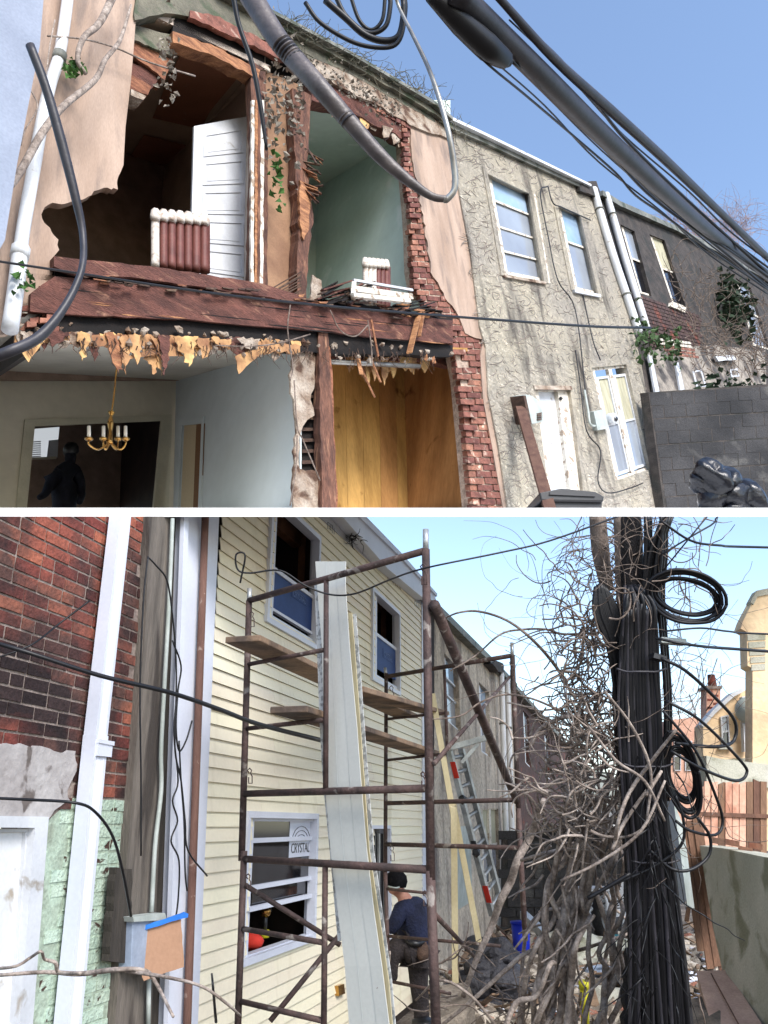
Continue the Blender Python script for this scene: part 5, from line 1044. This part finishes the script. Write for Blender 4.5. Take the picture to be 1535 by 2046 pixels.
skin('trousers', [(g(834, 1882), .17), (g(812, 1890, -.05), .14), (g(786, 1898, -.1), .12), (g(779, 1925, -.1), .09), (g(780, 1965, -.1), .08), (g(838, 1910, .05), .13), (g(836, 1960, .05), .1), (g(842, 2010, .05), .085), (g(844, 2060, .05), .08)],
     [(0, 1), (1, 2), (2, 3), (3, 4), (0, 5), (5, 6), (6, 7), (7, 8)], m_trouser, pp)
skin('hand', [(g(775, 1868, -.2), .045), (g(769, 1878, -.22), .04), (g(764, 1886, -.22), .016), (g(768, 1890, -.24), .016), (g(772, 1888, -.24), .015)], [(0, 1), (1, 2), (1, 3), (1, 4)], m_skin, pp)
skin('hand', [(g(846, 1880, 0), .045), (g(850, 1893, -.02), .04), (g(848, 1902, -.02), .016), (g(852, 1903, -.02), .016), (g(856, 1900, -.02), .015)], [(0, 1), (1, 2), (1, 3), (1, 4)], m_skin, pp)
hv, hf = blob(g(791, 1762, -.07), .125, 4, 2, .08, 1.0); hv = [Vector(v) for v in hv]; lo_ = g(791, 1773, -.07).z
for v in hv:
    if v.z < lo_: v.z = lo_
m_knit = mat('black_knit', (26, 26, 28), (18, 18, 20), scale=30, fine=.3, fscale=120, bump=.8, bdist=.01, rough=1, spec=.05)
mk('beanie', hv, hf, m_knit, pp, smooth=True); hv, hf = blob(g(790, 1742, -.07), .03, 4, 1, .1); mk('bobble', hv, hf, m_knit, pp, smooth=True)
tube('beanie_stripe', [g(776, 1771, -.16), g(790, 1774, -.22), g(804, 1771, -.1)], .008, m_meter, pp)
for u, v, s in [(822, 1898, .09), (842, 1900, .08), (806, 1893, .06)]: hv, hf = blob(g(u, v, -.14), s, u, 2, .2, 1.3); mk('tool_pouch', hv, hf, m_trouser if u != 842 else m_lath, pp, smooth=True)
tube('belt', [g(812, 1878, -.18), g(832, 1886, -.22), g(852, 1880, -.1)], .03, m_black, pp)
hv, hf = blob(g(846, 2045, -.05), .12, 2, 2, .1, .5); mk('boot', hv, hf, m_black, pp, smooth=True)
# ladder
def ladder(lb, a, b, a2, b2, n_, Y0, Y1, m=None):
    t = thing('ladder', lb, 'ladder', PY(*b, Y1)); A0, A1, B0, B1 = PY(*a, Y0), PY(*b, Y1), PY(*a2, Y0+.3), PY(*b2, Y1+.3)
    box('rail', A0, A1, .09, .05, m_alu, t); box('rail', B0, B1, .09, .05, m_alu, t)
    for i in range(n_): x = (i+.5)/n_; tube('rung', [A0.lerp(A1, x), B0.lerp(B1, x)], .03, m_alu, t, 6, sm=False)
    for x, L_ in ((.07, .1), (.55, .03), (.82, .1)): box('sticker', A0.lerp(A1, x)+Vector((0, -.04, 0)), A0.lerp(A1, x+L_)+Vector((0, -.04, 0)), .092, .01, m_redst if x != .55 else m_black, t)
    for x in (.3, .62): hv, hf = blob(A0.lerp(A1, x)+Vector((0, -.05, 0)), .07, 1, 1, .1); mk('hinge', hv, hf, m_black, t)
    return t
ld = ladder('silver folding ladder with red stickers leaning against the grimy house', (898, 1500), (984, 1830), (922, 1496), (1000, 1800), 11, 13.0, 13.6)
box('platform_arm', PY(900, 1494, 12.9), PY(972, 1474, 12.9), .14, .08, m_alu, ld); box('platform_brace', PY(922, 1524, 12.9), PY(956, 1486, 12.9), .07, .05, m_alu, ld)
def lum(lb, a, b, w, Y0, Y1): box('timber_batten', PY(*a, Y0), PY(*b, Y1), w, w*.6, m_lum, label=lb, cat='batten', up=Vector((0, -1, 0)))
lum('long cream batten leaning from the near post down to the rubble', (864, 1386), (908, 1640), .055, 8.6, 8.8); lum('cream batten leaning right toward the foot of the ladder', (904, 1600), (958, 1885), .06, 9.2, 10); lum('upright white batten standing in the pale block', (907, 1612), (910, 1978), .06, 8.6, 9.2)
mk('pale_block', *prism([PY(885, 1968, 9), PY(935, 1962, 9.2), PY(950, 2000, 8.4), PY(900, 2080, 8), PY(868, 2040, 8.2)], Vector((0, .1, -.25))), m_stone, label='pale concrete block at the foot of the white batten', cat='block')
# meter box with cardboard and tape at left
mb = thing('utility_box', 'open grey metal utility box on the weathered boarding', 'utility box', B.pt(280, 1940, .2))
plate('box_body', B, [(266, 1838), (306, 1838), (302, 1942), (262, 1940)], .13, .08, m_galv, mb, bevel=.005); plate('box_lid', B, [(266, 1832), (330, 1824), (334, 1838), (268, 1842)], .15, .09, m_meter, mb)
cdp = Plane(B.pt(330, 1850, .2), Vector((1, .6, 0)), UP, Vector((.6, -1, 0)))
cb_ = plate('cardboard_sheet', cdp, jag([(289, 1856), (318, 1846), (362, 1836), (368, 1932), (330, 1944), (288, 1960), (284, 1952)], .8, 14), 0, .006, m_card, label='brown cardboard sheet taped over the utility box', cat='cardboard')
plate('blue_tape', cdp, jag([(279, 1852), (330, 1836), (368, 1822), (377, 1826), (376, 1833), (330, 1846), (284, 1860)], 1, 10), .02, .01, m_tape, label='strip of bright blue tape across the top of the cardboard', cat='tape')
# --- tarred pole with bundles
pole = thing('utility_pole', 'black tarred utility pole smothered in bundles of cable', 'pole', P(1310, 2090, 5.0))
tube('pole_shaft', [P(u, v, 5.0) for u, v in [(1256, 1000), (1262, 1200), (1268, 1400), (1285, 1600), (1305, 1800), (1325, 2100)]], [.068, .08, .13, .135, .15, .19], m_tar, pole, 16)
Rp_ = random.Random(21)
for i in range(30):
    x = (i-14.5)/14.5; top = (1278+x*30+Rp_.uniform(-4, 4), 1205+abs(x)*14+Rp_.uniform(-8, 8))
    pts = [(1262+x*10, 1170, 4.86), (*top, 4.78), (1276+x*36, 1290, 4.78), (1278+x*42, 1420, 4.76), (1288+x*42, 1600, 4.74), (1306+x*46+Rp_.uniform(-6, 6), 1800, 4.74), (1322+x*60+Rp_.uniform(-8, 8), 2100, 4.74)]
    cable('pole_cable', [(u+Rp_.uniform(-4, 4), v_, d_) for u, v_, d_ in pts[0 if i % 3 == 0 else 1:]], Rp_.uniform(2, 5.5), m_cable if i % 5 else m_cableg, pole, 6)
for i in range(16):
    x = (i-7.5)/7.5; cable('pole_cable', [(1200+x*10, 1165+abs(x)*8, 4.9), (1212+x*24, 1225, 4.86), (1232+x*18, 1290, 4.84), (1244+x*12, 1400, 4.84), (1262+x*12, 1600, 4.84)], Rp_.uniform(3, 4.5), m_cable, pole, 6)
for pts in [[(1330, 1020), (1300, 1100), (1286, 1180), (1270, 1215)], [(1345, 1000), (1318, 1080), (1306, 1170), (1300, 1260)], [(1290, 1000), (1290, 1100), (1284, 1200)], [(1320, 1000), (1322, 1100), (1316, 1200), (1330, 1400), (1325, 1600)]]:
    for k in range(3): cable('pole_cable', [(u+k*5, v, 4.9+k*.03) for u, v in pts], 3.6, m_cable, pole, 6)
tube('old_stub', [P(u, v, 5.2) for u, v in [(1192, 1000), (1200, 1100), (1214, 1180)]], [.05, .055, .04], m_pgrey, None, 10, label='thin grey wooden stub pole left of the tarred pole', cat='pole')
cable('pole_conduit', [(1238, 1000, 5.0), (1242, 1120, 5.0), (1246, 1220, 5.0)], 13, m_pgrey, pole, 10)
plate('pole_foot_wrap', Plane(P(1300, 2000, 4.8), Vector((1, 0, 0)), UP, Vector((0, -1, 0))), jag([(1260, 1900), (1350, 1880), (1372, 1960), (1388, 2090), (1245, 2090)], 6, 16), 0, .1, m_tar, pole)
for v_ in (1330, 1520, 1712): tube('cable_tie', [P(1232+(v_-1330)*.07+k*20, v_+(6 if k in (0, 5) else 12), 4.74-.03*math.sin(k/5*math.pi)) for k in range(6)], .006, m_cableg, pole)
plate('splice_box', Plane(P(1352, 1280, 4.9), Vector((1, .3, 0)), UP, Vector((.3, -1, 0))), [(1322, 1272), (1372, 1276), (1374, 1288), (1322, 1284)], 0, .05, m_meter, pole, bevel=.004)
plate('splice_box', Plane(P(1320, 1310, 4.7), Vector((1, .3, 0)), UP, Vector((.3, -1, 0))), [(1308, 1304), (1334, 1312), (1330, 1320), (1306, 1314)], 0, .05, m_black, pole)
# coils
def coil(lb, c, rx, ry, n_, rpx, ang=0, d=4.8, a0=0, a1=2*math.pi):
    t = thing('cable_coil', lb, 'cable coil', P(*c, d))
    for k in range(n_):
        ex, ey = rx*(1-.06*k)+Rp_.uniform(-3, 3), ry*(1-.1*k)+Rp_.uniform(-4, 4); pts = []
        for i in range(17):
            q = a0+(a1-a0)*i/16; x, y = ex*math.cos(q), ey*math.sin(q); pts.append((c[0]+x*math.cos(ang)-y*math.sin(ang)+Rp_.uniform(-1, 1), c[1]+x*math.sin(ang)+y*math.cos(ang)+Rp_.uniform(-1, 1), d+.04*math.sin(q)+k*.012))
        cable('coil_turn', pts, rpx, m_cable, t, 7)
    return t
coil('big black cable coil hanging off the right of the pole against the sky', (1372, 1192), 80, 54, 5, 3.6, .22)
coil('long drooping black cable coil on the right side of the pole', (1362, 1548), 34, 86, 6, 3.6, -.25)
for pts, r_, lb in [([(1320, 1315), (1370, 1340), (1430, 1395), (1468, 1440), (1466, 1480), (1430, 1462+30), (1350, 1485)], 3.5, 'black cable looping far out to the right below the big coil'),
    ([(1330, 1400), (1400, 1440), (1480, 1520), (1492, 1545), (1470, 1560), (1400, 1535), (1340, 1500)], 3.2, 'second black cable loop reaching toward the yellow house'),
    ([(1325, 1420), (1390, 1500), (1430, 1590), (1444, 1640), (1430, 1668), (1380, 1660), (1350, 1640)], 3, 'thin black loop crossing the concrete wall top'),
    ([(1395, 1635), (1418, 1670), (1416, 1710), (1380, 1738), (1340, 1735), (1300, 1700)], 3.2, 'lowest black cable loop right of the pole'),
    ([(1180, 1790), (1230, 1765), (1300, 1735), (1360, 1690), (1366, 1640), (1350, 1590)], 3, 'black cable crossing the pole front from the table'),
    ([(1174, 1795), (1210, 1775), (1260, 1745)], 4, 'stub of black cable pointing to the white table'),
    ([(1320, 1040), (1380, 1080), (1440, 1090), (1540, 1094)], 2.5, 'black wire leaving the pole to the right near the top'),
    ([(1322, 1262), (1400, 1255), (1460, 1262), (1560, 1268)], 2, 'thin wire leaving the pole toward the tall pale house'),
    ([(1310, 1275), (1390, 1290), (1540, 1302)], 3, 'thicker wire under the big coil toward the right edge'),
    ([(1325, 1140), (1390, 1060), (1440, 1000)], 1.6, 'thin wire rising steeply right of the pole'), ([(1318, 1110), (1420, 1050), (1520, 1000)], 1.8, 'thin wire rising gently right of the pole')]:
    if pts[-1][0] > 1500: pts = pts+[(pts[-1][0]+500, pts[-1][1]+(pts[-1][1]-pts[-2][1])*3)]
    cable('black_wire', [(u, v, 4.7+max(0, u-1400)/150*.6) for u, v in pts], r_, m_cable, label=lb, cat='cable', group='loose cables around the pole')
cable('yard_cable', [(-30, 1278, 3.4), (60, 1305, 3.4), (200, 1350, 3.55), (340, 1384, 3.8), (440, 1418, 4.2), (520, 1448, 4.7), (645, 1480, 5.6)], 4.6, m_cable, label='black cable crossing the brick wall and siding behind the scaffold post', cat='cable')
cable('yard_cable', [(-30, 1594, 3.6), (60, 1598, 3.6), (150, 1604, 3.6), (190, 1622, 3.7), (225, 1670, 3.8), (245, 1740, 3.9), (262, 1830, 4.1)], 3, m_cable, label='black cable curving over the downspout to the dark boards', cat='cable')
cable('yard_cable', [(-30, 1322, 3.8), (60, 1290, 3.9), (120, 1245, 4.1), (180, 1200, 4.2)], 2, m_cable, label='thin dark wire slanting up the brick wall to the downspout', cat='wire')
cable('yard_cable', [(480, 1165, 5.0), (490, 1110, 5.0), (472, 1108, 5.0), (475, 1138, 5.0), (500, 1145, 5.0), (560, 1140, 5.0), (610, 1170, 5.0), (660, 1188, 5.0), (710, 1186, 4.9), (780, 1158, 4.6), (850, 1135, 4.3), (1000, 1104, 4.4), (1100, 1080, 4.5), (1240, 1030, 4.8)], 1.9, m_cable, label='sagging thin wire from a loop on the siding over the scaffold to the pole', cat='wire')
for k, pts in enumerate([[(298, 1115), (312, 1130), (334, 1160), (345, 1230), (352, 1320), (352, 1420), (350, 1500), (362, 1560), (370, 1640), (376, 1700), (414, 1750)], [(296, 1112), (290, 1160), (285, 1230), (280, 1380), (282, 1560), (282, 1710)], [(352, 1400), (348, 1470), (356, 1560), (345, 1600), (355, 1640), (342, 1680), (358, 1720), (356, 1800), (348, 1850)], [(358, 1480), (362, 1560), (368, 1640), (370, 1740), (374, 1780)], [(345, 1280), (362, 1330), (356, 1380), (352, 1450), (358, 1500), (372, 1480), (384, 1440)]]):
    cable('loose_wire', [(u, v, proj(B.pt(u, v, .2))[2]) for u, v in pts], 1.8, m_cable, label=['longest loose wire ending in a free tail over the siding edge', 'wire hanging straight down the left edge of the grey boarding', 'wavy loose wire reaching the blue tape', 'short straight loose wire beside the brown pipe', 'loose wire crossing toward the brown pipe'][k], cat='wire', group='loose wires on the grey boarding')
# --- vines
def vn(pts, r_, lb, d=5.4, m=None, wob=2):
    cable('vine', [(u, v, d+R.uniform(-.12, .12)) for u, v in pts], r_, m or m_vine, None, 7, wob, label=lb, cat='vine', group='woody vines beside the pole')
vn([(1240, 1660), (1200, 1695), (1180, 1740), (1170, 1800), (1150, 1860), (1120, 1930), (1090, 2000), (1070, 2070)], [5, 6, 7, 8, 8, 9, 10, 10], 'stout pale vine curving from the pole down to the yellow tube')
vn([(1215, 1560), (1190, 1620), (1160, 1680), (1140, 1760), (1125, 1840), (1100, 1920), (1085, 2080)], [6, 8, 10, 11, 11, 12, 14], 'thickest reddish vine trunk left of the pole')
vn([(1085, 1600), (1060, 1670), (1035, 1720), (1020, 1760), (1000, 1800), (985, 1850), (950, 1920), (925, 1990)], [7, 8, 8, 8, 8, 7, 6, 5], 'long vine slanting left past the foot of the ladder', 6.2)
vn([(1165, 1690), (1160, 1780), (1145, 1840), (1120, 1900), (1090, 1950)], [4, 5, 5, 5, 5], 'thin vine braided along the thick reddish trunk')
vn([(1200, 1680), (1168, 1760), (1155, 1850), (1135, 1940), (1110, 2080)], [5, 6, 6, 7, 7], 'pale vine nearest the yellow tube on its left')
vn([(1180, 1830), (1150, 1890), (1140, 1960), (1130, 2080)], [5, 6, 7, 8], 'lowest upright vine beside the yellow tube', 5.1)
vn([(870, 2060), (940, 2000), (1010, 1940), (1050, 1905), (1100, 1895), (1150, 1898), (1210, 1880), (1290, 1855)], [3, 4, 4.5, 4.5, 4, 4, 3, 3], 'long thin vine lying across the rubble to the pole', 5.4)
vn([(1000, 2080), (1030, 2005), (1070, 1990), (1100, 1930), (1110, 1925)], [6, 6, 5, 5, 4], 'bent forked vine in the lower middle foreground', 5.0)
vn([(830, 2000), (880, 1960), (940, 1990), (1000, 2060)], [2, 2.5, 3, 3], 'thin twig arching over the pale block', 5.2)
vn([(730, 2014), (760, 1965), (775, 1930), (780, 1900)], [3, 3, 2.5, 2], 'single twig in front of the vinyl sheet foot', 4.6)
vn([(1035, 2080), (1045, 1900), (1060, 1850), (1090, 1820), (1130, 1815)], [4, 4, 4, 3.5, 3], 'slim vine rising beside the blue bin', 5.6)
vn([(1040, 1720), (1080, 1705), (1140, 1690), (1190, 1650), (1260, 1560)], [3, 4, 4, 4.5, 5], 'vine crossing level with the top of the block wall', 5.6)
vn([(1060, 1490), (1080, 1455), (1120, 1435), (1160, 1432)], [4, 4.5, 4.5, 4], 'smooth grey vine hooking left from the tangle', 5.0)
vn([(1290, 1590), (1320, 1540), (1250, 1640), (1225, 1700)], [4, 3, 4, 4], 'twin vine twisting across the front of the black pole', 4.6)
vn([(1350, 1460), (1310, 1510), (1260, 1580), (1235, 1640), (1228, 1690)], [3, 3.5, 4, 4, 4], 'pale vine lying diagonally over the black pole', 4.6)
vn([(1040, 1560), (1065, 1620), (1085, 1700), (1110, 1760)], [2, 2.5, 3, 2.5], 'thin dark vine leaning before the block wall', 5.8, m_twig)
vn([(885, 1235), (920, 1222), (960, 1221), (1010, 1238), (1060, 1275), (1110, 1330), (1150, 1400)], [1.6, 2, 2.4, 2.6, 3, 3.5, 3], 'long bare shoot arching across the sky to the grimy roof', 5.0, m_twig)
vn([(900, 1340), (950, 1310), (1000, 1270), (1040, 1258), (1090, 1256), (1130, 1268), (1200, 1262)], [1.2, 1.6, 2, 2.2, 2.2, 2.4, 2], 'second bare shoot crossing the sky below the first', 5.0, m_twig)
vn([(850, 1440), (920, 1430), (960, 1405), (1010, 1386), (1060, 1395), (1120, 1420)], [1.2, 1.6, 2, 2, 2.2, 2.4], 'bare shoot drooping over the scaffold brace', 4.9, m_twig)
vn([(0, 1948), (90, 1942), (160, 1944), (230, 1938), (285, 1940), (310, 1960), (345, 2030)], [3.5, 4, 5, 5, 4, 4, 3], 'reddish vine lying across the foot of the downspout', 3.1)
vn([(-20, 1936), (30, 1932), (60, 1912), (80, 1902), (90, 1915), (110, 1925), (118, 1944), (160, 1946)], [3, 3, 3, 3, 3, 4, 4, 3], 'curled vine tendril rising above the reddish vine', 3.05)
vn([(250, 1938), (330, 1950), (400, 1970), (450, 2000), (480, 2030)], [4, 3.5, 3, 3, 2.5], 'thin end of the reddish vine running toward the scaffold foot', 3.1)
vn([(422, 1945), (424, 1975), (432, 2040)], [2, 2.5, 3], 'short dark twig sticking up before the siding', 3.4, m_cable)
def tang(u0, u1, v0, v1, d0=4.7, d1=5.5, a=None):
    return lambda r: (r.gauss((u0+u1)/2, (u1-u0)/3.2), r.uniform(v0, v1), r.uniform(d0, d1), r.uniform(0, 6.28) if a is None else r.gauss(a, .5))
twigs('vine_tangle', 'dense knot of curling bare vines on the left of the pole', tang(1125, 1225, 1200, 1500), 230, 2.6, m_twig, 51, 5, .6, 9, 17, 'vine tangle')
twigs('vine_tangle', 'lower tangle of grey vines between pole and block wall', tang(1085, 1235, 1450, 1690), 200, 3.4, m_vine, 52, 6, .4, 9, 21, 'vine tangle')
twigs('vine_tangle', 'stringy vines hanging around the pole top', tang(1120, 1350, 1010, 1200), 210, 1.7, m_twig, 53, 4, .5, 9, 16, 'vine tangle')
twigs('vine_tangle', 'bundle of slanting vine stems above the yellow tube', tang(1090, 1190, 1680, 1980, 5.0, 5.7, 2.05), 34, 4.2, m_vine, 54, 6, .12, 9, 22, 'vine tangle')
twigs('vine_tangle', 'thin wiry shoots spreading over the sky left of the pole', tang(1040, 1200, 1060, 1480), 60, 1.1, m_twig, 55, 4, .35, 11, 20, 'vine tangle')
twigs('vine_tangle', 'thin wiry shoots and wires right of the pole', tang(1310, 1420, 1080, 1700), 95, 1.2, m_twig, 56, 4, .35, 11, 20, 'vine tangle')
twigs('vine_tangle', 'ragged black wires hanging down the pole face', tang(1250, 1345, 1450, 2010, 4.62, 4.7, 1.6), 46, 2.2, m_cable, 57, 5, .06, 10, 24, 'wires')
twigs('vine_tangle', 'low brush of twigs scattered on the rubble', tang(900, 1150, 1900, 2040, 5, 6), 36, 2.2, m_twig, 58, 4, .3, 8, 18, 'brush')
rv = random.Random(77); skein = []
for k in range(16):
    u0 = 1105+k*9; pts = [(u0+30+rv.uniform(-12, 25), 1560+rv.uniform(-40, 60))]
    u, v = pts[0]
    while v < 2050: u += rv.gauss(-7, 13); v += rv.uniform(34, 60); pts.append((u, v))
    vn(pts, [rv.uniform(2.2, 3.4)*(1+.12*i) for i in range(len(pts))], 'one of the slender bark vines hanging in a skein left of the pole', 5.3)
    o_ = bpy.context.scene.collection.objects[-1]; o_['group'] = 'slender vines hanging in the skein'; skein.append((min(pts, key=lambda q: abs(q[1]-1900))[0], o_.name))
ORD = 'first second third fourth fifth sixth seventh eighth ninth tenth eleventh twelfth thirteenth fourteenth fifteenth sixteenth'.split()
for w_, (_, nm) in zip(ORD, sorted(skein)): bpy.data.objects[nm]['label'] = w_+' slender bark vine from the left in the skein above the rubble'
for k, pts in enumerate([[(1175, 1450), (1230, 1520), (1290, 1560), (1330, 1640)], [(1120, 1760), (1200, 1720), (1280, 1660), (1330, 1560)], [(1210, 1380), (1262, 1450), (1300, 1540), (1292, 1640)]]):
    vn(pts, [2.4, 3, 3.2, 2.4], ['upper pale vine', 'middle pale vine', 'steep pale vine'][k]+' crossing in front of the tarred pole', 4.58)
# --- yard things
def ongr(u, v): return PZ(u, v, 0)
Rg = random.Random(33); bg_ = Bag()
for i in range(900):
    u, v = Rg.uniform(860, 1470), Rg.uniform(1862, 2045); p = ongr(u, v); r_ = Rg.uniform(.03, .16)*(1 if Rg.random() < .85 else 1.8); bg_.add(*blob(p+Vector((0, 0, r_*.3)), r_, i, 1, .45, .6))
bg_.out('rubble', mat('mixed_rubble', (186, 176, 162), (116, 106, 96), scale=7, lo=.45, hi=.55, fine=.3, bump=.6, c3=(150, 104, 88), s3=3, lo3=.6, hi3=.62), None, kind='stuff', label='loose stones and broken masonry strewn over the yard', cat='rubble', nfix=False)
bg_ = Bag()
for i in range(150):
    p = ongr(Rg.uniform(870, 1460), Rg.uniform(1866, 2040)); a_ = Rg.uniform(0, 6.28); L_ = Rg.uniform(.15, .6); d_ = Vector((math.cos(a_), math.sin(a_), Rg.uniform(0, .5)))*L_; q_ = d_.cross(UP).normalized()*Rg.uniform(.02, .06)
    bg_.add(*prism([p+UP*.1+q_, p+UP*.1-q_, p+UP*.1-q_+d_, p+UP*.1+q_+d_], UP*.02))
bg_.out('wood_scrap', m_plank, None, kind='stuff', label='broken bits of board and lath scattered in the yard rubble', cat='wood scrap', nfix=False)
bg_ = Bag()
for i in range(220):
    u, v = Rg.uniform(880, 1460), Rg.uniform(1866, 2040); p = ongr(u, v); r_ = Rg.uniform(.03, .08); bg_.add(*blob(p+Vector((0, 0, .08)), r_, i, 1, .6, .4))
bg_.out('litter', m_vtrim, None, kind='stuff', label='white scraps of litter among the rubble', cat='litter', nfix=False)
for k, (u, v, r_, lb, m) in enumerate([(1165, 1915, .75, 'large flat grey boulder between the vines and teal bucket', m_conc), (1218, 1980, .3, 'rounded stone left of the pole foot', m_stone), (1228, 2010, .35, 'squared grey stone at the bottom left of the pole foot', m_conc), (1205, 1945, .28, 'pale bluish stone chip beside the boulder', m_galv), (960, 1905, .5, 'dark stone behind the cream batten foot', m_cinder)]):
    hv, hf = blob(ongr(u, v+12)+Vector((0, 0, r_*.25)), r_, k+40, 3, .25, .5); mk('stone', hv, hf, m, label=lb, cat='stone')
m_bag = mat('dusty_bag', (64, 64, 70), (44, 44, 50), scale=4, fine=.1, fscale=12, bump=.8, bdist=.06, rough=.55)
sk_ = thing('black_bags', 'heap of dark grey plastic bags and old hose behind the vines', 'bags', ongr(1000, 1990))
for k, (u, v, r_) in enumerate([(985, 1935, .32), (1000, 1965, .34), (1022, 1975, .28), (962, 1965, .28), (1000, 1905, .2), (975, 1990, .3)]): hv, hf = blob(PY(u, v, 12.5), r_, k+60, 3, .4, .7); mk('bag', hv, hf, m_bag, sk_, smooth=True)
def tub(name, lb, u, v, w, h, m, cat, handle=True):
    p = ongr(u, v); dd_ = proj(p)[2]; rw_ = w/2*dd_/F; hh = h*dd_/F/.95; t = thing(name, lb, cat, p)
    tube('body', [p, p+UP*hh], [rw_*.8, rw_], m, t, 16, sm=False); tube('rim', [p+UP*(hh*.96), p+UP*(hh*1.02)], [rw_*1.08, rw_*1.1], m, t, 16, sm=False)
    if handle: tube('bail_handle', [p+UP*hh+Vector((-rw_, 0, 0)), p+UP*hh*.7+Vector((-rw_*.6, -rw_, 0)), p+UP*hh*.5+Vector((0, -rw_*1.1, 0)), p+UP*hh*.7+Vector((rw_*.6, -rw_, 0)), p+UP*hh+Vector((rw_, 0, 0))], .012, m_alu, t)
    return t
tub('recycling_bin', 'bright blue plastic bin standing in the rubble', 1044, 1926, 38, 72, m_bblu, 'bin', False); tub('bucket', 'teal plastic bucket beside the tarred pole', 1226, 1906, 32, 32, m_teal2, 'bucket')
yt = thing('yellow_tube', 'bright yellow plastic tube standing at the bottom edge', 'tube', P(1170, 2040, 5.6))
tube('tube_body', [P(1167, 1968, 5.6), P(1170, 2060, 5.6)], .028, m_yel, yt, 14, sm=False); tube('tube_cap', [P(1166, 1962, 5.6), P(1167, 1974, 5.6)], .033, m_yel, yt, 14, sm=False)
box('grey_pipe', PY(1046, 1828, 16), PY(1090, 1868, 15), .12, .12, m_alu, label='shiny grey metal rail slanting behind the blue bin', cat='pipe')
# ornate white table and chair
tb_ = thing('garden_table', 'white ornate cast iron garden table in front of the block wall', 'table', PY(1192, 1870, 18.2)); c_ = PY(1188, 1778, 18.2)
hv, hf = tubegeo([c_, c_+UP*.05], .42, 20); mk('table_top', hv, hf, m_white, tb_)
for q in range(4):
    a_ = q*math.pi/2+.4; e_ = Vector((math.cos(a_), math.sin(a_), 0)); tube('leg', [c_+e_*.3, c_+e_*.36-UP*.25, c_+e_*.2-UP*.5, c_+e_*.36-UP*.8, c_+e_*.46-UP*.86], .028, m_white, tb_)
    for j in range(3): tube('scroll', [c_+e_*.3-UP*(.08+j*.1), c_+e_*.12-UP*(.14+j*.1), c_+e_*.22-UP*(.2+j*.1), c_+e_*.32-UP*(.14+j*.1)], .016, m_white, tb_)
chr_ = thing('garden_chair', 'white lacy garden chair half hidden by the pole', 'chair', PY(1236, 1865, 17.8)); CP = Plane(PY(1236, 1800, 17.8), Vector((1, 0, 0)), UP, Vector((0, -1, 0)))
ring('backrest', CP, [(1222, 1764), (1246, 1760), (1246, 1822), (1224, 1822)], [(1227, 1770), (1241, 1767), (1241, 1816), (1229, 1816)], 0, .05, m_white, chr_)
for k in range(5): ring('scroll', CP, [(1228, 1770+k*9), (1241, 1769+k*9), (1241, 1777+k*9), (1228, 1778+k*9)], [(1231, 1772+k*9), (1238, 1771.5+k*9), (1238, 1775+k*9), (1231, 1775+k*9)], 0, .03, m_white, chr_)
plate('seat', CP, [(1220, 1822), (1250, 1822), (1252, 1832), (1218, 1832)], .3, .4, m_white, chr_)
for x in (1222, 1248): tube('leg', [CP.pt(x, 1830, .2), CP.pt(x-2, 1850, .25), CP.pt(x, 1866, .28)], .03, m_white, chr_)
bt_ = thing('barrel', 'round grey barrel standing between white table and chair', 'barrel', PY(1212, 1865, 19)); o = PY(1212, 1868, 19); tube('barrel_body', [o, o+UP*.3, o+UP*.75], [.22, .27, .24], m_cinder, bt_, 14); tube('barrel_rim', [o+UP*.73, o+UP*.78], .26, m_dmort, bt_, 14, sm=False)
